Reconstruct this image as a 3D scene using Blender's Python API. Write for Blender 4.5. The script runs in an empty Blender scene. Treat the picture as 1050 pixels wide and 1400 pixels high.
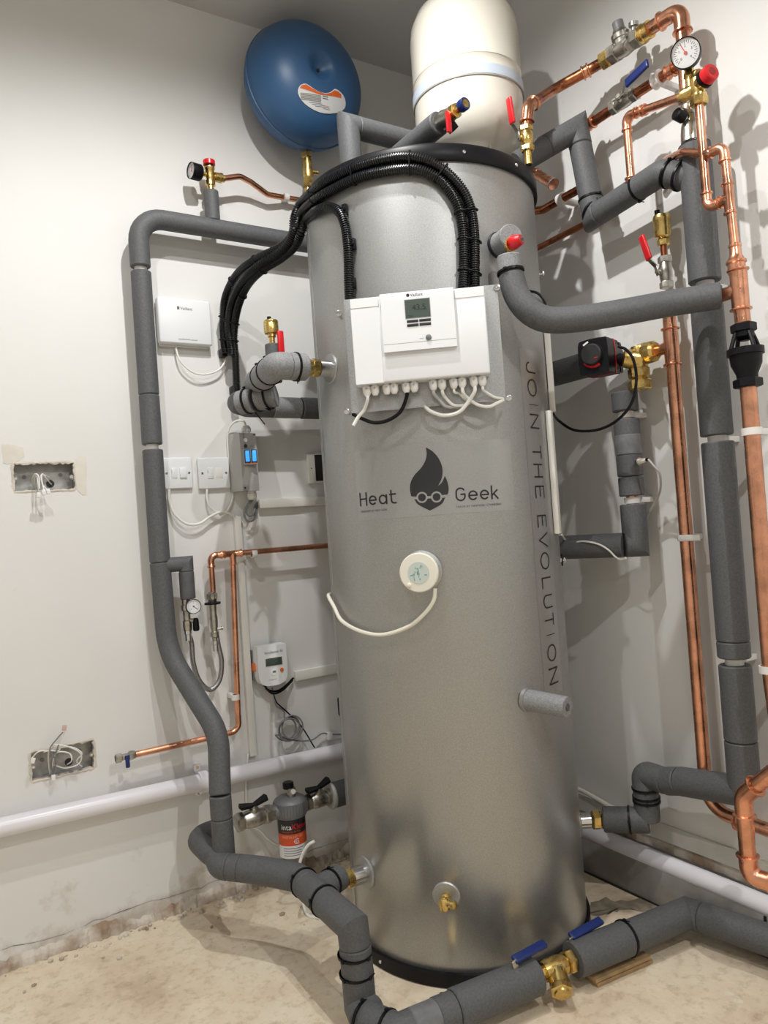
import bpy, bmesh, math, random
from mathutils import Vector, Matrix
from mathutils.geometry import tessellate_polygon
from mathutils import noise as mnoise
random.seed(7)
S = bpy.context.scene
COL = S.collection
PI = math.pi
# ------------------------------------------------------------------ camera, world, lamps, exposure
F_PX, YAW, PITCH, ROLL, CAM_H = 1019.6, .56262, .01578, -.07098, .953
_cy, _sy, _cp, _sp, _cr, _sr = math.cos(YAW), math.sin(YAW), math.cos(PITCH), math.sin(PITCH), math.cos(ROLL), math.sin(ROLL)
FW = Vector((_sy*_cp, _cy*_cp, _sp)); _rt = Vector((_cy, -_sy, 0)); _up = _rt.cross(FW)
RT = _cr*_rt + _sr*_up; UP = -_sr*_rt + _cr*_up
cd = bpy.data.cameras.new('camera'); cam = bpy.data.objects.new('camera', cd); COL.objects.link(cam)
cam.matrix_world = Matrix(((RT.x, UP.x, -FW.x, 0), (RT.y, UP.y, -FW.y, 0), (RT.z, UP.z, -FW.z, CAM_H), (0, 0, 0, 1)))
cd.sensor_fit = 'VERTICAL'; cd.sensor_height = 36; cd.lens = 36*F_PX/1400; cd.clip_start = .02
S.camera = cam
S.view_settings.view_transform = 'Standard'; S.view_settings.look = 'None'
S.view_settings.gamma = 1; S.view_settings.use_curve_mapping = False
S.view_settings.exposure = 0.2
w = bpy.data.worlds.new('world'); S.world = w; w.use_nodes = True
w.node_tree.nodes['Background'].inputs[0].default_value = (.9, .93, 1, 1)
w.node_tree.nodes['Background'].inputs[1].default_value = .3
XR, YL, ZC = 1.5, 1.95, 2.41           # right wall, left wall, ceiling
X0, Y0 = -1.7, -2.0                     # the rest of the room behind the camera
LAMPS = [((.60, 1.02), 13.5), ((.02, .80), 7), ((.72, -.48), 16.5), ((-.9, -1.2), 6)]  # last entry: extra lamp added out of view to fill the shadows
for (lx, ly), pw in LAMPS:
    ld = bpy.data.lights.new('downlight_lamp', 'SPOT'); ld.energy = pw*3.2; ld.color = (1, .985, .965)
    ld.spot_size = math.radians(166); ld.spot_blend = .6; ld.shadow_soft_size = .015
    lo = bpy.data.objects.new('downlight_lamp', ld); COL.objects.link(lo); lo.location = (lx, ly, ZC-.015)

# ------------------------------------------------------------------ photograph measurements -> points in the room
def ray(x, y): return FW + RT*((x-525)/F_PX) - UP*((y-700)/F_PX)
CAM = Vector((0, 0, CAM_H))
def AY(x, y, Y=YL): d = ray(x, y); return CAM + d*(Y/d.y)
def AX(x, y, X=XR): d = ray(x, y); return CAM + d*(X/d.x)
def AZ(x, y, Z): d = ray(x, y); return CAM + d*((Z-CAM_H)/d.z)
def AH(x, y, h): d = ray(x, y); return CAM + d*(h/math.hypot(d.x, d.y))
def AP(x, y, o, n): d = ray(x, y); return CAM + d*((o-CAM).dot(n)/d.dot(n))
CR = .275; CC = Vector((1.076, 1.453, 0))
def AC(x, y, r=CR):
    d = ray(x, y); a = d.x**2+d.y**2; b = -2*(d.x*CC.x+d.y*CC.y); c = CC.x**2+CC.y**2-r*r
    q = b*b-4*a*c
    t = (-b-math.sqrt(max(q, 0)))/(2*a)
    return CAM + d*t
def V(*a): return Vector(a)
X_, Y_, Z_ = V(1, 0, 0), V(0, 1, 0), V(0, 0, 1)

# ------------------------------------------------------------------ materials
def mat(name, col, rough=.5, metal=0, var=0, vs=20, bump=0, bs=200, rv=0, col2=None, spec=None, emit=None, coat=0, detail=4, lo=.35, hi=.65, bd=.002):
    m = bpy.data.materials.new(name); m.use_nodes = True; nt = m.node_tree; N = nt.nodes; L = nt.links
    p = N['Principled BSDF']
    p.inputs['Base Color'].default_value = (*col, 1); p.inputs['Roughness'].default_value = rough; p.inputs['Metallic'].default_value = metal
    if spec is not None: p.inputs['Specular IOR Level'].default_value = spec
    if coat: p.inputs['Coat Weight'].default_value = coat; p.inputs['Coat Roughness'].default_value = .15
    if emit: p.inputs['Emission Color'].default_value = (*emit[:3], 1); p.inputs['Emission Strength'].default_value = emit[3]
    tc = N.new('ShaderNodeTexCoord')
    if var or col2 or rv:
        n = N.new('ShaderNodeTexNoise'); n.inputs['Scale'].default_value = vs; n.inputs['Detail'].default_value = detail
        L.new(tc.outputs['Object'], n.inputs['Vector'])
        r = N.new('ShaderNodeValToRGB'); r.color_ramp.elements[0].position = lo; r.color_ramp.elements[1].position = hi
        c2 = col2 or tuple(max(0, c*(1-var)) for c in col)
        r.color_ramp.elements[0].color = (*c2, 1); r.color_ramp.elements[1].color = (*(tuple(min(1, c*(1+var*.5)) for c in col) if var and not col2 else col), 1)
        L.new(n.outputs['Fac'], r.inputs['Fac']); L.new(r.outputs['Color'], p.inputs['Base Color'])
        if rv:
            mr = N.new('ShaderNodeMapRange'); mr.inputs['To Min'].default_value = rough-rv; mr.inputs['To Max'].default_value = rough+rv
            mr.inputs['From Min'].default_value = .3; mr.inputs['From Max'].default_value = .7
            L.new(n.outputs['Fac'], mr.inputs['Value']); L.new(mr.outputs['Result'], p.inputs['Roughness'])
    if bump:
        n2 = N.new('ShaderNodeTexNoise'); n2.inputs['Scale'].default_value = bs; n2.inputs['Detail'].default_value = 3
        L.new(tc.outputs['Object'], n2.inputs['Vector'])
        b = N.new('ShaderNodeBump'); b.inputs['Strength'].default_value = bump; b.inputs['Distance'].default_value = bd
        L.new(n2.outputs['Fac'], b.inputs['Height']); L.new(b.outputs['Normal'], p.inputs['Normal'])
    return m
M = {}
M['foam'] = mat('grey_foam', (.098, .102, .108), .62, 0, .16, 260, .45, 330, lo=.38, hi=.62, bd=.0012)
M['foam_light'] = mat('light_grey_foam', (.25, .257, .265), .62, 0, .2, 300, .45, 400, lo=.38, hi=.62, bd=.0012)
M['tape'] = mat('grey_tape', (.17, .175, .185), .35, 0, .15, 60, .4, 90, bd=.002)
M['copper'] = mat('copper', (.72, .35, .22), .27, 1, .33, 22, .08, 60, rv=.08, lo=.3, hi=.6)
M['copper_dark'] = mat('tarnished_copper', (.46, .17, .085), .3, 1, .4, 30, .08, 60, rv=.08)
M['brass'] = mat('brass', (.72, .52, .19), .28, 1, .25, 60, .1, 120, rv=.06)
M['nickel'] = mat('nickel', (.47, .455, .41), .33, 1, .25, 70, .08, 120, rv=.06)
M['chrome'] = mat('chrome', (.7, .7, .7), .18, 1)
M['blackp'] = mat('black_plastic', (.006, .006, .008), .4, spec=.22)
M['blackc'] = mat('black_conduit', (.006, .007, .009), .3, spec=.5)
M['rubber'] = mat('black_rubber', (.014, .014, .016), .5)
M['white'] = mat('white_plastic', (.80, .82, .84), .32)
M['white2'] = mat('warm_white_plastic', (.77, .76, .71), .4)
M['clip'] = mat('white_clip_plastic', (.78, .77, .75), .45)
M['cable'] = mat('white_cable', (.80, .80, .76), .45)
M['cream'] = mat('cream_plastic', (.80, .78, .68), .4)
M['greyp'] = mat('grey_plastic', (.42, .42, .40), .45)
M['greyd'] = mat('dark_grey_plastic', (.17, .175, .18), .45)
M['greyc'] = mat('grey_cable', (.20, .20, .21), .5)
M['red'] = mat('red_plastic', (.62, .012, .018), .3)
M['blue'] = mat('blue_plastic', (.007, .022, .14), .35)
M['orange'] = mat('orange_plastic', (.75, .14, .02), .45)
M['ink'] = mat('black_ink', (.018, .018, .02), .5)
M['inkg'] = mat('grey_ink', (.12, .12, .13), .5)
M['paper'] = mat('white_label', (.76, .77, .78), .45)
M['vblue'] = mat('blue_vessel_paint', (.035, .11, .25), .40, 0, .06, 4, .05, 90)
M['vwhite'] = mat('cream_vessel_paint', (.72, .69, .61), .24, 0, coat=.3)
M['vband'] = mat('pale_blue_band', (.55, .62, .72), .35)
M['galv'] = mat('galvanised_plate', (.44, .45, .45), .42, .8, .16, 420, .06, 300, rv=.05)
M['zinc'] = mat('zinc_box', (.40, .40, .39), .5, .7, .3, 30, .2, 60)
M['waste'] = mat('white_waste_pipe', (.80, .79, .84), .28)
M['lcd'] = mat('lcd', (.06, .085, .07), .35)
M['lcdink'] = mat('lcd_ink', (.012, .016, .014), .4)
M['bluesw'] = mat('lit_blue_rocker', (.02, .22, .75), .3, emit=(.05, .35, 1, .9))
M['wood'] = mat('plywood', (.42, .28, .14), .7, 0, .3, 30)
M['braid'] = mat('braided_steel', (.40, .40, .41), .32, .95, .45, 900, .6, 900, bd=.0008)
M['skirt'] = mat('painted_skirting', (.62, .61, .56), .5, 0, .12, 12, .2, 30)
M['teal'] = mat('teal_print', (.12, .36, .34), .5)
M['tealw'] = mat('pale_green_label', (.55, .62, .58), .4)
def glassmat():
    m = bpy.data.materials.new('clear_lens'); m.use_nodes = True; nt = m.node_tree
    p = nt.nodes['Principled BSDF']; g = nt.nodes.new('ShaderNodeBsdfTransparent'); mx = nt.nodes.new('ShaderNodeMixShader')
    p.inputs['Roughness'].default_value = .05; p.inputs['Base Color'].default_value = (.8, .8, .8, 1); mx.inputs[0].default_value = .08
    nt.links.new(g.outputs[0], mx.inputs[1]); nt.links.new(p.outputs[0], mx.inputs[2]); nt.links.new(mx.outputs[0], nt.nodes['Material Output'].inputs['Surface'])
    return m
M['lens'] = glassmat()
def steelmat():
    # sprayed silver steel casing: fine flakes, smoother towards the foot where it is bare
    m = mat('cylinder_steel', (.42, .425, .42), .36, .74)
    nt = m.node_tree; N = nt.nodes; L = nt.links; p = N['Principled BSDF']; tc = N['Texture Coordinate']
    fl = N.new('ShaderNodeTexNoise'); fl.inputs['Scale'].default_value = 520; fl.inputs['Detail'].default_value = 2; L.new(tc.outputs['Object'], fl.inputs['Vector'])
    r = N.new('ShaderNodeValToRGB'); r.color_ramp.elements[0].position = .36; r.color_ramp.elements[1].position = .66
    r.color_ramp.elements[0].color = (.36, .365, .36, 1); r.color_ramp.elements[1].color = (.45, .456, .45, 1)
    L.new(fl.outputs['Fac'], r.inputs['Fac']); L.new(r.outputs['Color'], p.inputs['Base Color'])
    sx = N.new('ShaderNodeSeparateXYZ'); L.new(tc.outputs['Object'], sx.inputs[0])
    big = N.new('ShaderNodeTexNoise'); big.inputs['Scale'].default_value = 3; L.new(tc.outputs['Object'], big.inputs['Vector'])
    ad = N.new('ShaderNodeMath'); ad.operation = 'MULTIPLY_ADD'; ad.inputs[1].default_value = .35; L.new(big.outputs['Fac'], ad.inputs[0]); L.new(sx.outputs['Z'], ad.inputs[2])
    mr = N.new('ShaderNodeMapRange'); mr.interpolation_type = 'SMOOTHSTEP'
    mr.inputs['From Min'].default_value = .35; mr.inputs['From Max'].default_value = .85; mr.inputs['To Min'].default_value = .29; mr.inputs['To Max'].default_value = .48
    L.new(ad.outputs[0], mr.inputs['Value']); L.new(mr.outputs['Result'], p.inputs['Roughness'])
    b = N.new('ShaderNodeBump'); b.inputs['Strength'].default_value = .04; b.inputs['Distance'].default_value = .0006
    L.new(fl.outputs['Fac'], b.inputs['Height']); L.new(b.outputs['Normal'], p.inputs['Normal'])
    return m
M['steel'] = steelmat()
def wallmat(name, base):
    m = mat(name, base, .7, 0, .03, 2.5, .25, 25, bd=.0015)
    nt = m.node_tree; N = nt.nodes; L = nt.links; p = N['Principled BSDF']; tc = N['Texture Coordinate']
    src = p.inputs['Base Color'].links[0].from_socket
    sx = N.new('ShaderNodeSeparateXYZ'); L.new(tc.outputs['Object'], sx.inputs[0])
    n = N.new('ShaderNodeTexNoise'); n.inputs['Scale'].default_value = 9; n.inputs['Detail'].default_value = 8; n.inputs['Roughness'].default_value = .65; L.new(tc.outputs['Object'], n.inputs['Vector'])
    # dusty splashes near the floor
    mr = N.new('ShaderNodeMapRange'); mr.inputs['From Min'].default_value = 0; mr.inputs['From Max'].default_value = .2; mr.inputs['To Min'].default_value = .17; mr.inputs['To Max'].default_value = -.2; L.new(sx.outputs['Z'], mr.inputs['Value'])
    ad = N.new('ShaderNodeMath'); ad.operation = 'ADD'; L.new(n.outputs['Fac'], ad.inputs[0]); L.new(mr.outputs['Result'], ad.inputs[1])
    r = N.new('ShaderNodeValToRGB'); r.color_ramp.elements[0].position = .5; r.color_ramp.elements[1].position = .68
    r.color_ramp.elements[0].color = (0, 0, 0, 1); r.color_ramp.elements[1].color = (.75, .75, .75, 1); L.new(ad.outputs[0], r.inputs['Fac'])
    mx = N.new('ShaderNodeMix'); mx.data_type = 'RGBA'; L.new(r.outputs['Color'], mx.inputs['Factor']); L.new(src, mx.inputs['A']); mx.inputs['B'].default_value = (.47, .41, .34, 1)
    L.new(mx.outputs['Result'], p.inputs['Base Color'])
    return m
M['wall'] = wallmat('painted_plaster', (.755, .755, .74))
M['ceil'] = mat('ceiling_paint', (.60, .60, .60), .8, 0, .03, 3)
def floormat():
    m = mat('dusty_screed', (.62, .52, .40), .8, 0, .0, 5, .5, 60, bd=.003)
    nt = m.node_tree; N = nt.nodes; L = nt.links; p = N['Principled BSDF']; tc = N['Texture Coordinate']
    def nz(s, d, ro): 
        n = N.new('ShaderNodeTexNoise'); n.inputs['Scale'].default_value = s; n.inputs['Detail'].default_value = d; n.inputs['Roughness'].default_value = ro; L.new(tc.outputs['Object'], n.inputs['Vector']); return n
    n = nz(4.5, 9, .62); r = N.new('ShaderNodeValToRGB'); e = r.color_ramp.elements
    e[0].position = .3; e[0].color = (.54, .42, .30, 1); e[1].position = .7; e[1].color = (.83, .75, .60, 1)
    k = e.new(.5); k.color = (.76, .65, .49, 1); k = e.new(.4); k.color = (.69, .565, .42, 1)
    L.new(n.outputs['Fac'], r.inputs['Fac'])
    n2 = nz(40, 6, .7); r2 = N.new('ShaderNodeValToRGB'); r2.color_ramp.elements[0].position = .28; r2.color_ramp.elements[1].position = .5
    r2.color_ramp.elements[0].color = (.72, .68, .62, 1); r2.color_ramp.elements[1].color = (1, 1, 1, 1); L.new(n2.outputs['Fac'], r2.inputs['Fac'])
    mx = N.new('ShaderNodeMix'); mx.data_type = 'RGBA'; mx.blend_type = 'MULTIPLY'; mx.inputs['Factor'].default_value = 1
    L.new(r.outputs['Color'], mx.inputs['A']); L.new(r2.outputs['Color'], mx.inputs['B'])
    n3 = nz(16, 3, .5); r3 = N.new('ShaderNodeValToRGB'); r3.color_ramp.elements[0].position = .68; r3.color_ramp.elements[1].position = .72
    r3.color_ramp.elements[0].color = (0, 0, 0, 1); r3.color_ramp.elements[1].color = (.7, .7, .7, 1); L.new(n3.outputs['Fac'], r3.inputs['Fac'])
    m2 = N.new('ShaderNodeMix'); m2.data_type = 'RGBA'; L.new(r3.outputs['Color'], m2.inputs['Factor']); L.new(mx.outputs['Result'], m2.inputs['A']); m2.inputs['B'].default_value = (.80, .75, .63, 1)
    L.new(m2.outputs['Result'], p.inputs['Base Color'])
    return m
M['floor'] = floormat()
M['plinth'] = mat('grey_washed_upstand', (.36, .345, .32), .8, 0, .35, 7, .5, 40, detail=8)
M['dirty_plaster'] = mat('dirty_plaster', (.66, .61, .54), .9, 0, .0, 14, .7, 70, col2=(.34, .25, .18), detail=8, lo=.38, hi=.6, bd=.004)
M['plaster'] = mat('raw_filler', (.66, .61, .54), .85, 0, .15, 30, .5, 60)

# ------------------------------------------------------------------ mesh helpers
def basis(d, ref=None):
    d = d.normalized()
    if ref is None: ref = Z_ if abs(d.z) < .9 else X_
    u = (ref - d*ref.dot(d))
    if u.length < 1e-5: u = (Y_ - d*Y_.dot(d))
    u.normalize(); return u, d.cross(u), d
class B:
    def __init__(s): s.v = []; s.f = []
    def ring(s, c, u, v, r, n):
        i = len(s.v)
        for k in range(n):
            a = 2*PI*k/n; s.v.append(c + u*(r*math.cos(a)) + v*(r*math.sin(a)))
        return i
    def join(s, a, b, n):
        for k in range(n): s.f.append((a+k, a+(k+1) % n, b+(k+1) % n, b+k))
    def cap(s, a, n, rev=False):
        q = tuple(a+k for k in range(n)); s.f.append(q[::-1] if rev else q)
    def lathe(s, prof, o, d, n=24, ref=None, caps=True):
        u, v, d = basis(d, ref); prev = None
        for k, (t, r) in enumerate(prof):
            a = s.ring(o+d*t, u, v, max(r, 1e-5), n)
            if prev is None:
                if caps and r > 1e-4: s.cap(a, n, True)
            else: s.join(prev, a, n)
            prev = a
        if caps and prof[-1][1] > 1e-4: s.cap(prev, n)
        return s
    def sweep(s, pts, r, n=16, caps=True):
        pts = [Vector(p) for p in pts]; P = [pts[0]]
        for p in pts[1:]:
            if (p-P[-1]).length > 1e-6: P.append(p)
        rs = r if isinstance(r, (list, tuple)) else [r]*len(P)
        din = (P[1]-P[0]).normalized(); u, v, _ = basis(din); prev = None
        for k, p in enumerate(P):
            if k == 0: t = din; dd = din
            elif k == len(P)-1: dd = (P[k]-P[k-1]).normalized(); t = dd
            else: dd = (P[k]-P[k-1]).normalized(); nx = (P[k+1]-P[k]).normalized(); t = (dd+nx).normalized()
            if k > 0:
                q = din.rotation_difference(dd); u = q @ u; v = q @ v; din = dd
            i = len(s.v); den = max(din.dot(t), .2)
            for j in range(n):
                a = 2*PI*j/n; o = u*(rs[k]*math.cos(a)) + v*(rs[k]*math.sin(a))
                o = o - din*(o.dot(t)/den); s.v.append(p+o)
            if prev is not None: s.join(prev, i, n)
            elif caps: s.cap(i, n, True)
            prev = i
        if caps: s.cap(prev, n)
        return s
    def box(s, c, size, ax=None, bev=0, seg=2):
        ax = ax or (X_, Y_, Z_); bm = bmesh.new(); bmesh.ops.create_cube(bm, size=1)
        for q in bm.verts: q.co = Vector((q.co.x*size[0], q.co.y*size[1], q.co.z*size[2]))
        if bev: bmesh.ops.bevel(bm, geom=bm.edges[:], offset=min(bev, min(size)*.49), segments=seg, profile=.5, affect='EDGES')
        i = len(s.v); bm.verts.ensure_lookup_table()
        for q in bm.verts: s.v.append(c + ax[0]*q.co.x + ax[1]*q.co.y + ax[2]*q.co.z)
        flip = ax[0].cross(ax[1]).dot(ax[2]) < 0
        for f in bm.faces:
            t = tuple(i+q.index for q in f.verts); s.f.append(t[::-1] if flip else t)
        bm.free(); return s
    def prism(s, poly, o, ux, uy, uz, depth):
        n = len(poly); i = len(s.v)
        for dz in (0, depth):
            for (a, b) in poly: s.v.append(o+ux*a+uy*b+uz*dz)
        tri = tessellate_polygon([[Vector((a, b, 0)) for a, b in poly]])
        for t in tri:
            s.f.append(tuple(i+k for k in t)); s.f.append(tuple(i+n+k for k in t)[::-1])
        for k in range(n): s.f.append((i+k, i+(k+1) % n, i+n+(k+1) % n, i+n+k))
        return s
    def ball(s, c, r, n=12, m=8, sc=(1, 1, 1)):
        pr = []; 
        st = len(s.v)
        prof = [(-r*math.cos(PI*k/m), r*math.sin(PI*k/m)) for k in range(m+1)]
        s.lathe(prof, c, Z_, n)
        for k in range(st, len(s.v)):
            q = s.v[k]-c; s.v[k] = c+Vector((q.x*sc[0], q.y*sc[1], q.z*sc[2]))
        return s
    def build(s, name, m, parent=None, smooth=38):
        me = bpy.data.meshes.new(name); me.from_pydata([tuple(p) for p in s.v], [], s.f)
        bm = bmesh.new(); bm.from_mesh(me); bmesh.ops.recalc_face_normals(bm, faces=bm.faces[:]); bm.to_mesh(me); bm.free()
        if smooth:
            me.shade_smooth(); me.set_sharp_from_angle(angle=math.radians(smooth))
        me.materials.append(M[m] if isinstance(m, str) else m)
        o = bpy.data.objects.new(name, me); COL.objects.link(o)
        if parent is not None:
            o.parent = parent; q = parent.location if parent.data is None else Vector((0, 0, 0))   # part meshes sit in room coordinates
            o.matrix_parent_inverse = Matrix.Translation(-q)
        return o
def T(name, label, cat, loc, group=None):
    o = bpy.data.objects.new(name, None); COL.objects.link(o); o.location = loc; o.empty_display_size = .05
    o['label'] = label; o['category'] = cat
    if group: o['group'] = group
    return o
def tag(o, label, cat, group=None):
    o['label'] = label; o['category'] = cat
    if group: o['group'] = group
    return o
def struct(o): o['kind'] = 'structure'; return o
def stuff(o): o['kind'] = 'stuff'; return o
def fil(pts, r, n=8):
    pts = [Vector(p) for p in pts]; out = [pts[0]]
    for k in range(1, len(pts)-1):
        rr = r[k-1] if isinstance(r, (list, tuple)) else r
        a, c, b = pts[k-1], pts[k], pts[k+1]; d1 = (a-c); d2 = (b-c); l1, l2 = d1.length, d2.length
        d1.normalize(); d2.normalize(); ang = d1.angle(d2)
        if ang > PI-.02 or rr <= 0: out.append(c); continue
        t = min(rr/math.tan(ang/2), l1*.49, l2*.49); R = t*math.tan(ang/2)
        cen = c + (d1+d2).normalized()*(R/math.sin(ang/2)); s = c+d1*t-cen; e = c+d2*t-cen
        tot = s.angle(e); axis = s.cross(e).normalized()
        for j in range(n+1): out.append(cen + Matrix.Rotation(tot*j/n, 3, axis) @ s)
    out.append(pts[-1]); return out
def spline(pts, n=8):
    P = [Vector(p) for p in pts]; P = [P[0]*2-P[1]]+P+[P[-1]*2-P[-2]]; out = []
    for k in range(1, len(P)-2):
        p0, p1, p2, p3 = P[k-1:k+3]
        for j in range(n):
            t = j/n; out.append(.5*((2*p1)+(p2-p0)*t+(2*p0-5*p1+4*p2-p3)*t*t+(3*p1-p0-3*p2+p3)*t**3))
    out.append(P[-2]); return out
def alen(pts): 
    s = [0]
    for a, b in zip(pts, pts[1:]): s.append(s[-1]+(Vector(b)-Vector(a)).length)
    return s
def along(pts, t):
    s = alen(pts); t = max(0, min(t, s[-1]))
    for k in range(1, len(s)):
        if s[k] >= t-1e-9:
            f = (t-s[k-1])/max(s[k]-s[k-1], 1e-9); return Vector(pts[k-1]).lerp(Vector(pts[k]), f), (Vector(pts[k])-Vector(pts[k-1])).normalized()
    return Vector(pts[-1]), (Vector(pts[-1])-Vector(pts[-2])).normalized()

# pieces of plumbing
def foam(parent, pts, r, fr=0, m='foam', name='foam_sleeve', n=24):
    p = fil(pts, fr) if fr else [Vector(q) for q in pts]
    s0, s1 = (p[1]-p[0]).normalized(), (p[-1]-p[-2]).normalized()
    e = min(.0025, r*.1)
    p2 = [p[0], p[0]+s0*e]+p[1:-1]+[p[-1]-s1*e, p[-1]]
    rs = [r-e*.8, r]+[r]*(len(p)-2)+[r, r-e*.8]
    return B().sweep(p2, rs, n).build(name, m, parent, 24)
def tie(parent, c, d, r, ref=None, name='cable_tie'):
    d = d.normalized(); b = B(); b.lathe([(-.0024, r-.001), (-.0024, r+.0022), (.0024, r+.0022), (.0024, r-.001)], c, d, 24, caps=False)
    ref = ref if ref is not None else (CAM-c) + UP*.4
    u, v, _ = basis(d, ref); b.box(c+u*(r+.003), (.006, .007, .006), (u, v, d), .0012)
    b.sweep([c+u*(r+.003), c+u*(r+.004)+v*.012+d*.003], .0012, 6)
    return b.build(name, 'blackp', parent, 40)
def beads(L, r, k=1.4):
    bl = min(.004, L*.2)
    return [(0, r*1.1), (bl*.3, r*k), (bl, r*k), (bl*1.5, r*1.12), (L-bl*1.5, r*1.12), (L-bl, r*k), (L-bl*.3, r*k), (L, r*1.1)]
def elbow(parent, a, c, b, r, R=None, L=None, m='copper', name='elbow'):
    R = R or r*1.9; L = L or r*3.2
    d1 = (Vector(a)-Vector(c)).normalized(); d2 = (Vector(b)-Vector(c)).normalized()
    p = fil([c+d1*L, c, c+d2*L], R, 8); tot = alen(p)[-1]; pr = beads(tot, r)
    ts = sorted(set([t for t, _ in pr]+[x for x in alen(p) if pr[3][0] < x < pr[4][0]])); P = []; Rr = []
    for t in ts:
        q, _ = along(p, t); P.append(q); Rr.append(next((rr for tt, rr in pr if abs(tt-t) < 1e-9), r*1.14))
    return B().sweep(P, Rr, 20).build(name, m, parent, 50)
def coupling(parent, c, d, r, L=.03, m='copper', name='coupling'):
    d = d.normalized(); return B().lathe(beads(L, r), c-d*(L/2), d, 20).build(name, m, parent, 50)
def tee(parent, c, d, br, r, L=.055, rb=None, Lb=.032, m='copper', name='tee_fitting'):
    d = d.normalized(); br = br.normalized(); rb = rb or r; b = B(); b.lathe(beads(L, r), c-d*(L/2), d, 20)
    b.lathe([(0, rb*1.3), (r*1.1, rb*1.3), (r*1.5, rb*1.12), (Lb-.004, rb*1.12), (Lb-.003, rb*1.32), (Lb-.001, rb*1.32), (Lb, rb*1.1)], c, br, 20)
    return b.build(name, m, parent, 50)
def pipe(parent, pts, r, fr=None, m='copper', name='pipe'):
    return B().sweep(fil(pts, fr if fr is not None else r*1.9), r, 18).build(name, m, parent, 50)
def hexnut(parent, c, d, r, L, m='brass', name='nut', ref=None):
    d = d.normalized(); return B().lathe([(0, r*.86), (L*.12, r), (L*.88, r), (L, r*.86)], c-d*(L/2), d, 6, ref).build(name, m, parent, 20)
def clipwall(parent, c, wall_dir, dist, r, axis, name='pipe_clip'):
    # white plastic clip: half collar round the pipe and a foot back to the wall
    wd = wall_dir.normalized(); ax = axis.normalized(); b = B()
    b.lathe([(-.007, r-.0005), (-.007, r+.003), (.007, r+.003), (.007, r-.0005)], c, ax, 20, caps=False)
    b.box(c+wd*((r+dist)/2-.0005), (dist-r-.002, .014, .013), (wd, wd.cross(ax).normalized(), ax), .002)
    return b.build(name, 'clip', parent, 40)
def valve(name, label, c, d, r, L, hd, hcol, side, hl=.075, m='nickel', cat='valve', group=None, nuts=True, butterfly=False, bent=True, lw=.0165):
    # ball valve: body along d, spindle towards side, lever pointing along hd
    d = d.normalized(); side = side.normalized(); hd = hd.normalized(); t = T(name, label, cat, c, group)
    B().lathe([(-L*.3, r*.95), (-L*.24, r*1.12), (-L*.2, r*1.12), (-L*.16, r*1.2), (0, r*1.26), (L*.16, r*1.2), (L*.2, r*1.12), (L*.24, r*1.12), (L*.3, r*.95)], c, d, 20).build('body', m, t)
    if nuts:
        hexnut(t, c-d*(L*.38), d, r*1.32, L*.2, m); hexnut(t, c+d*(L*.38), d, r*1.32, L*.2, m)
    B().lathe([(0, r*.7), (r*1.5, r*.7), (r*1.55, r*.45), (r*1.95, r*.45)], c, side, 14).build('spindle', m, t)
    top = c+side*(r*1.85); w = hd.cross(side).normalized()
    if butterfly:
        b = B(); b.box(top, (.014, .014, .008), (hd, w, side), .003)
        for s in (-1, 1): b.prism([(0, -.006), (hl*.5, -.0125), (hl*.5+.003, 0), (hl*.5, .0125), (0, .006)], top-side*.002, (hd*s+side*.25).normalized(), w*s, (side-hd*s*.25).normalized(), .007)
        b.build('handle', hcol, t)
    else:
        B().lathe([(0, .0055), (.004, .0055)], top-side*.001, side, 6).build('lever_nut', 'nickel', t, 20)
        z = r*.9 if bent else 0
        pts = [top-hd*.008, top+hd*(hl*.15), top+hd*(hl*.32)+side*z, top+hd*(hl*.45)+side*(z*1.1)]
        b = B()
        for q0, q1 in zip(pts, pts[1:]):
            dd = (q1-q0); b.box((q0+q1)/2, (dd.length+.002, .011, .0028), (dd.normalized(), w, w.cross(dd.normalized()).normalized()), .0008, 1)
        b.build('lever_stem', 'nickel', t)
        b = B(); q0, q1 = pts[2], top+hd*hl+side*(z*1.15); dd = q1-q0
        ug = dd.normalized(); b.box((q0+q1)/2, (dd.length, lw, .008), (ug, w, w.cross(ug)), .0037, 3)
        b.build('lever', hcol, t)
    return t
def txt(parent, s, o, ux, uy, size, m='ink', name='lettering', align='LEFT', fn=None, spacing=1, off=.0004, sx=1):
    cu = bpy.data.curves.new('t', 'FONT'); cu.body = s; cu.size = 1; cu.align_x = align; cu.space_character = spacing; cu.resolution_u = 3
    ob = bpy.data.objects.new('t', cu); COL.objects.link(ob); bpy.context.view_layer.update()
    me = bpy.data.meshes.new_from_object(ob.evaluated_get(bpy.context.evaluated_depsgraph_get())); bpy.data.objects.remove(ob)
    un = ux.cross(uy) if fn is None else None
    bm = bmesh.new(); bm.from_mesh(me); bpy.data.meshes.remove(me)
    for v in bm.verts: v.co = Vector((v.co.x*size*sx, v.co.y*size, 0))
    if fn is not None: cutx(bm)
    b = B()
    for v in bm.verts: b.v.append(fn(v.co.x, v.co.y, off) if fn else o+ux*v.co.x+uy*v.co.y+un*off)
    for f in bm.faces: b.f.append(tuple(v.index for v in f.verts))
    bm.verts.index_update(); bm.free()
    ob = b.build(name, m, parent, 0); return ob
def cutx(bm, step=.008):
    for ax, no in ((0, X_), (1, Y_)):
        lo = min(v.co[ax] for v in bm.verts); hi = max(v.co[ax] for v in bm.verts); k = math.ceil(lo/step)
        while k*step < hi:
            bmesh.ops.bisect_plane(bm, geom=bm.verts[:]+bm.edges[:]+bm.faces[:], plane_co=no*(k*step), plane_no=no); k += 1
    bm.verts.ensure_lookup_table(); bm.verts.index_update()
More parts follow.
